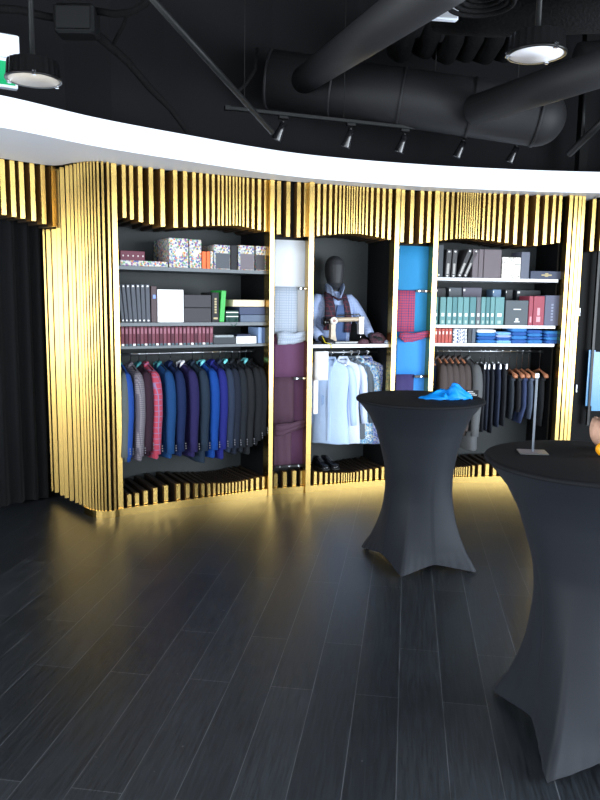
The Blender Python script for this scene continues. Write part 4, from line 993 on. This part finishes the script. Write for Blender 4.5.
MB().sphere((0, 0, .030), .031, 16, (1, 1, .96)).build('fruit', mat('orange_skin', (240, 160, 20), .45, bump=.1, bscale=120), r, True)
MB().lathe([(.006, .058), (.004, .064), (.002, .066)], 8).build('stem', mat('stem_green', (80, 100, 40)), r, True)

# ---------------------------------------------------------------- right passage
DOORM = mat('black_door', (9, 10, 12), .5, spec=.12)
struct('door_1', MB().box(2.78, 3.25, 7.36, 7.42, 0, 2.6), DOORM)
for y_ in (312, 388.5, 404):
    p = atY(579.5 if y_ < 350 else 576.5, y_, 7.35)
    if y_ != 404:
        h = MB().cbox(-.008, .008, -.006, .008, -.04, .04, .002).build('door_hinge', STEEL, bpy.data.objects['door_1'], False, (max(p.x, 2.80), 7.352, p.z))
struct('wall_passage', MB().box(3.25, 3.45, 7.3, 7.42, 0, ZC).box(2.70, 2.78, 7.3, 7.42, 0, ZC), WALLM)
gw = MB(); gw.box(3.45, 5.2, 8.4, 8.5, 0, .5).box(3.45, 5.2, 8.4, 8.5, 2.7, ZC)
struct('wall_far', gw, WALLM)
BG = mat('blue_daylit_pane', (80, 140, 190), .2, emit=.5)
pw = thing('passage_window', 'blue daylit glass panes seen down the dark passage', 'window panel', (2.95, 7.27, 0))
def pane(x0, x1, y0, y1, nm='pane'):
    a = atY(x0, y0, 7.27); b = atY(x1, y1, 7.27)
    MB().box(a.x-2.95, b.x-2.95, 0, .01, b.z, a.z).build(nm, BG, pw)
pane(589.3, 591.8, 350, 406); pane(595.5, 606, 352, 411)
for x in (593.5,):
    a = atY(x, 340, 7.26); MB().box(a.x-2.95-.012, a.x-2.95+.012, -.02, .02, .5, 2.3).build('mullion', BLKMET, pw)

# ---------------------------------------------------------------- ceiling services
def tag_t(mb, name, m, label, cat, smooth=True, group=None):
    c = Vector(mb.v[0]); mb.v = [tuple(Vector(v)-c) for v in mb.v]
    return tag(mb.build(name, m, None, smooth, c), label, cat, group)
def atd(px, py, Y): return atY(px, py, Y)
# big round duct
a = atd(270, 79, 6.55); b = atd(537, 117, 6.3)
ax = (b-a).normalized()
dk = thing('round_duct', 'large black round air duct above the white bulkhead', 'duct', a)
MB().tube([(0, 0, 0), b-a], .235, 32).build('duct_body', DUCT, dk, True)
for k in (.0, .24, .5, .76, 1.0):
    c = (b-a)*k; MB().tube([c-ax*.012, c+ax*.012], .243, 32).build('duct_seam', DUCT, dk, True)
MB().sphere(b-a, .235, 20, (1, 1, 1)).build('duct_end', DUCT, dk, True)
a1 = atd(304, 80, 6.32); b1 = atd(452, -24, 3.15)
tag_t(MB().tube([a1, b1], .108, 24), 'branch_duct', DUCT, 'thick black pipe rising to the top centre from the big duct', 'duct')
a2 = atd(476, 110, 6.12); b2 = atd(640, 55, 4.6)
tag_t(MB().tube([a2, b2], .12, 24), 'branch_duct', DUCT, 'thick black pipe rising to the right edge from the big duct', 'duct')
a3 = atd(578, 66, 5.2); tag_t(MB().tube([a3, atd(640, 62, 5.2)], .15, 24), 'elbow_duct', DUCT, 'short fat black duct at the right edge behind the lamp', 'duct')
# thin pipes
tag_t(MB().tube([atd(150, -4, 4.2), atd(272, 132, 5.55)], .021, 12), 'conduit_pipe', PIPEM, 'straight thin pipe slanting down to the left end of light track', 'pipe')
tag_t(MB().tube([atd(82, 18, 4.9), atd(96, 34, 5.0), atd(110, 46, 5.1), atd(128, 62, 5.2), atd(150, 88, 5.4), atd(170, 108, 5.5), atd(188, 132, 5.6)], [.034, .03, .03, .026, .026, .022, .022], 12), 'conduit_pipe', SPRAY, 'knobbly black conduit running down right from the junction box', 'pipe')
tag_t(MB().tube([atd(96, 11, 4.9), atd(115, 14, 4.9), atd(132, 12, 4.8), atd(146, 3, 4.7), atd(152, -8, 4.6)], .022, 10), 'conduit_pipe', SPRAY, 'sagging black cable between junction box and top edge', 'cable')
tag_t(MB().tube([atd(-10, 8, 4.7), atd(20, 10, 4.8), atd(44, 16, 4.9), atd(62, 19, 4.9)], .024, 10), 'conduit_pipe', SPRAY, 'black cable entering the junction box from the left', 'cable')
tag_t(MB().tube([atd(112, 46, 5.1), atd(124, 24, 5.0), atd(128, 10, 5.0)], .012, 8), 'conduit_pipe', SPRAY, 'thin black cable rising beside the sagging one', 'cable')
tag_t(MB().tube([atd(257, 48, 5.8), atd(255, 70, 5.8), atd(246, 84, 5.7), atd(236, 93, 5.6)], .013, 8), 'conduit_pipe', SPRAY, 'thin curved cable left of the big duct end', 'cable')
jb = thing('junction_box', 'square black junction box on the ceiling at upper left', 'junction box', atd(77, 22, 4.9))
MB().cbox(-.13, .13, -.08, .08, -.09, .09, .015).build('box', PIPEM, jb); MB().cbox(-.11, .11, -.092, -.078, -.07, .07, .006).build('cover_plate', PIPEM, jb)
# rods on the right
tag_t(MB().tube([atd(584.5, 88, 6.2), atd(583, 136, 6.2)], .014, 8), 'hanger_rod', PIPEM, 'short vertical black rod at the right below the ducts', 'rod')
tag_t(MB().tube([atd(612, 112, 5.9), atd(569, 154, 6.4)], .03, 10), 'conduit_pipe', PIPEM, 'slanting black pipe at the right edge above the bulkhead', 'pipe')
# sprayed beams
bm1 = MB(); A = atd(436, 22, 4.9); Bp = atd(640, 12, 4.2)
tag_t(MB().tube([A, A.lerp(Bp, .3), A.lerp(Bp, .6), Bp], [.07, .10, .10, .10], 16), 'insulated_beam', SPRAY, 'rough black sprayed beam behind the right lamp', 'beam')
A = atd(-20, 5, 5.6); Bp = atd(350, 32, 6.2)
tag_t(MB().box(-2.9, 1.4, 5.3, 5.6, 4.25, ZC-.001), 'insulated_beam', SPRAY, 'rough black sprayed beam across the top left of ceiling', 'beam', False)
tag_t(MB().box(-4.5, 5.1, 2.2, 2.5, 4.3, ZC-.001), 'insulated_beam', SPRAY, 'rough black sprayed beam nearest overhead', 'beam', False)
# lobes of fluted insulation
for i, (x, y) in enumerate(((404, 44), (430, 40), (452, 46), (472, 44), (492, 46), (512, 44))):
    p = atd(x, y, 6.35)
    tag_t(MB().tube([p+Vector((0, .6, .15)), p+Vector((0, .2, 0)), p+Vector((0, -.1, .02)), p+Vector((.02, -.3, .12))], [.08, .085, .08, .05], 14), 'insulation_lobe', SPRAY, 'hanging black insulation lobe behind right lamp, %s from the left' % ORD[i], 'insulation', group='insulation lobes')
# coiled flexible duct
p = atd(481, 3, 4.0); cf = thing('flexible_duct', 'coiled black flexible duct mouth at the top right of centre', 'duct', p)
for k, rr in enumerate((.17, .135, .10, .065)):
    n = 28; MB().tube([(rr*math.cos(2*PI*j/n), rr*math.sin(2*PI*j/n), .012*k) for j in range(n+1)], .013, 8).build('coil_ring', SPRAY, cf, True)
MB().lathe([(.17, .05), (.17, .2), (.02, .2)], 24).build('duct_neck', SPRAY, cf, True)
# white panel half hidden by the pipe
p = atd(443, 10, 4.3); r = thing('exit_sign', 'white sign box half hidden behind the thick ceiling pipe', 'sign', p, .15)
MB().cbox(-.13, .085, -.02, .02, -.055, .08, .004).build('housing', WHITE, r); MB().box(-.12, .078, -.022, -.019, -.047, .07).build('face', mat('pale_grey_face', (205, 208, 214), .4), r)

# light track with five spots
ta, tb = atz(227, 108, 3.2), atz(528, 140.5, 3.2)
tr = thing('light_track', 'long black light track hanging above the white bulkhead', 'light track', ta, math.atan2((tb-ta).y, (tb-ta).x))
Lt = (tb-ta).length
MB().cbox(0, Lt, -.018, .018, -.014, .014, .003).build('track_rail', PIPEM, tr)
for k in (.05, .35, .65, .95):
    MB().tube([(Lt*k, 0, .012), (Lt*k, 0, ZC-3.2)], .004, 6).build('suspension_rod', PIPEM, tr, True)
MB().cbox(-.02, .03, -.022, .022, -.018, .018, .003).build('end_feed', PIPEM, tr)
tdir = (tb-ta).normalized()
for i, (px, dx) in enumerate(((283.5, .02), (351, .01), (405, .012), (464, -.01), (517, -.014))):
    # where on the rail
    best = min(range(1001), key=lambda k: abs(((ta.lerp(tb, k/1000)-CAM).dot(RT)/(ta.lerp(tb, k/1000)-CAM).dot(FW))*FPX+300-px))
    p = ta.lerp(tb, best/1000); p.z = 3.186
    sp = thing('spotlight', 'small black track spotlight, %s from the left' % ORD[i], 'spotlight', p, math.atan2(tdir.y, tdir.x), 'track spotlights')
    MB().cbox(-.04, .04, -.015, .015, -.024, 0, .003).build('adapter', BLKMET, sp)
    MB().tube([(0, 0, -.02), (0, 0, -.06)], .009, 8).build('swivel', BLKMET, sp, True)
    d = Vector((-.35 if i == 0 else (-.22 if i < 3 else -.3), .35, -1)).normalized(); s0 = Vector((0, 0, -.06))
    MB().tube([s0-d*.01, s0+d*.05, s0+d*.13, s0+d*.135], [.026, .031, .045, .045], 16).build('lamp_head', mat('spot_black', (22, 22, 24), .22), sp, True)
    MB().tube([s0+d*.1351, s0+d*.137], [.038, .038], 16).build('lens', mat('spot_lens', (120, 125, 135), .1), sp, True)

# high-bay lamps
def lamp(px, py, wpx, Y, label, tint):
    p = atY(px, py, Y); R = wpx/2*Y/FPX
    r = thing('pendant_lamp', label, 'lamp', p, 0, 'round black pendant lamps')
    n = 48; prof = []
    mb = MB(); h = R*.62
    rings = []
    for z, k in ((0, 1.0), (.02*R, 1.0), (.05*R, .95), (h, .90), (h*1.05, .82), (h*1.12, .3)):
        rings.append([Vector((R*k*(1+(.035 if (j % 2 and .04*R < z < h*1.01) else 0))*math.cos(2*PI*j/n), R*k*(1+(.035 if (j % 2 and .04*R < z < h*1.01) else 0))*math.sin(2*PI*j/n), z)) for j in range(n)])
    mb.loft(rings).build('finned_housing', mat('gloss_black', (14, 14, 15), .25), r)
    MB().lathe([(R*.93, -.004), (R*.93, .002), (.001, .002), (.001, -.004)], 40).build('diffuser', mat('diffuser_%d' % tint[0], tint, .5, emit=.18), r, True)  # faint glow added, toned per lamp, to brighten the diffuser
    MB().loft([[Vector((q*math.cos(2*PI*j/40), q*math.sin(2*PI*j/40), z_)) for j in range(40)] for q, z_ in ((R*.93, -.006), (R*1.02, -.006), (R*1.02, .004), (R*.93, .004), (R*.93, -.006))], cap=False).build('rim', BLKMET, r, True)
    for k in range(3):
        a = .9+2*PI*k/3; MB().cbox(R*.98*math.cos(a)-.012, R*.98*math.cos(a)+.012, R*.98*math.sin(a)-.012, R*.98*math.sin(a)+.012, -.014, .012, .003).build('rim_clip', CHROME, r)
    MB().tube([(0, 0, h), (0, 0, ZC-p.z)], .014, 10).build('stem', PIPEM, r, True)
    MB().lathe([(.05, ZC-p.z-.03), (.05, ZC-p.z-.001), (.001, ZC-p.z-.001)], 16).build('ceiling_cup', PIPEM, r, True)
lamp(33.5, 79.5, 51, 4.3, 'round black pendant lamp at upper left beside the green sign', (176, 168, 156))
lamp(536.5, 54, 54, 3.8, 'round black pendant lamp at upper right', (205, 206, 212))

# green exit sign, seen at the left edge
p = atd(2, 62, 4.75); r = thing('exit_sign', 'green and white exit sign box at the upper left edge', 'sign', p, .5)
MB().cbox(-.34, .085, -.03, .03, -.155, .02, .004).build('housing', WHITE, r)
MB().box(-.33, .07, -.033, -.029, -.14, .0).build('green_face', mat('exit_green', (0, 150, 92), .4, emit=.35), r)
MB().cbox(-.34, .10, -.045, .045, .022, .16, .006).build('top_housing', WHITE, r)
# running figure and arrow on the face, outside the frame to the left
q = MB(); q.box(-.20, -.14, -.0345, -.032, -.115, -.03); q.box(-.27, -.21, -.0345, -.032, -.08, -.06); q.build('pictogram', LW, r)
MB().tube([(-.12, 0, .155), (-.12, 0, ZC-p.z)], .008, 8).build('rod', PIPEM, r, True)

# ---------------------------------------------------------------- light
w = bpy.data.worlds.new('world'); bpy.context.scene.world = w; w.use_nodes = True
bg = w.node_tree.nodes['Background']; bg.inputs[0].default_value = (.80, .90, 1.0, 1); bg.inputs[1].default_value = 4.0
def area(name, loc, rot, sx, sy, e, col):
    l = bpy.data.lights.new(name, 'AREA'); l.shape = 'RECTANGLE'; l.size = sx; l.size_y = sy; l.energy = e; l.color = col
    o = bpy.data.objects.new(name, l); C.objects.link(o); o.location = loc; o.rotation_euler = rot; return o
area('window_daylight', (0.3, YB-.2, 1.55), (PI/2, 0, 0), 9.0, 2.7, 280, (.95, .97, 1.0))
area('side_window_daylight', (XR+.2, .4, 1.55), (PI/2, 0, PI/2), 7.0, 2.7, 860, (.84, .92, 1.0))
area('left_window_daylight', (XL-.2, -.3, 1.55), (PI/2, 0, -PI/2), 6.2, 2.7, 400, (.92, .96, 1.0))
sc = bpy.context.scene
sc.view_settings.view_transform = 'Standard'; sc.view_settings.look = 'None'; sc.view_settings.gamma = 1; sc.view_settings.exposure = 0.18
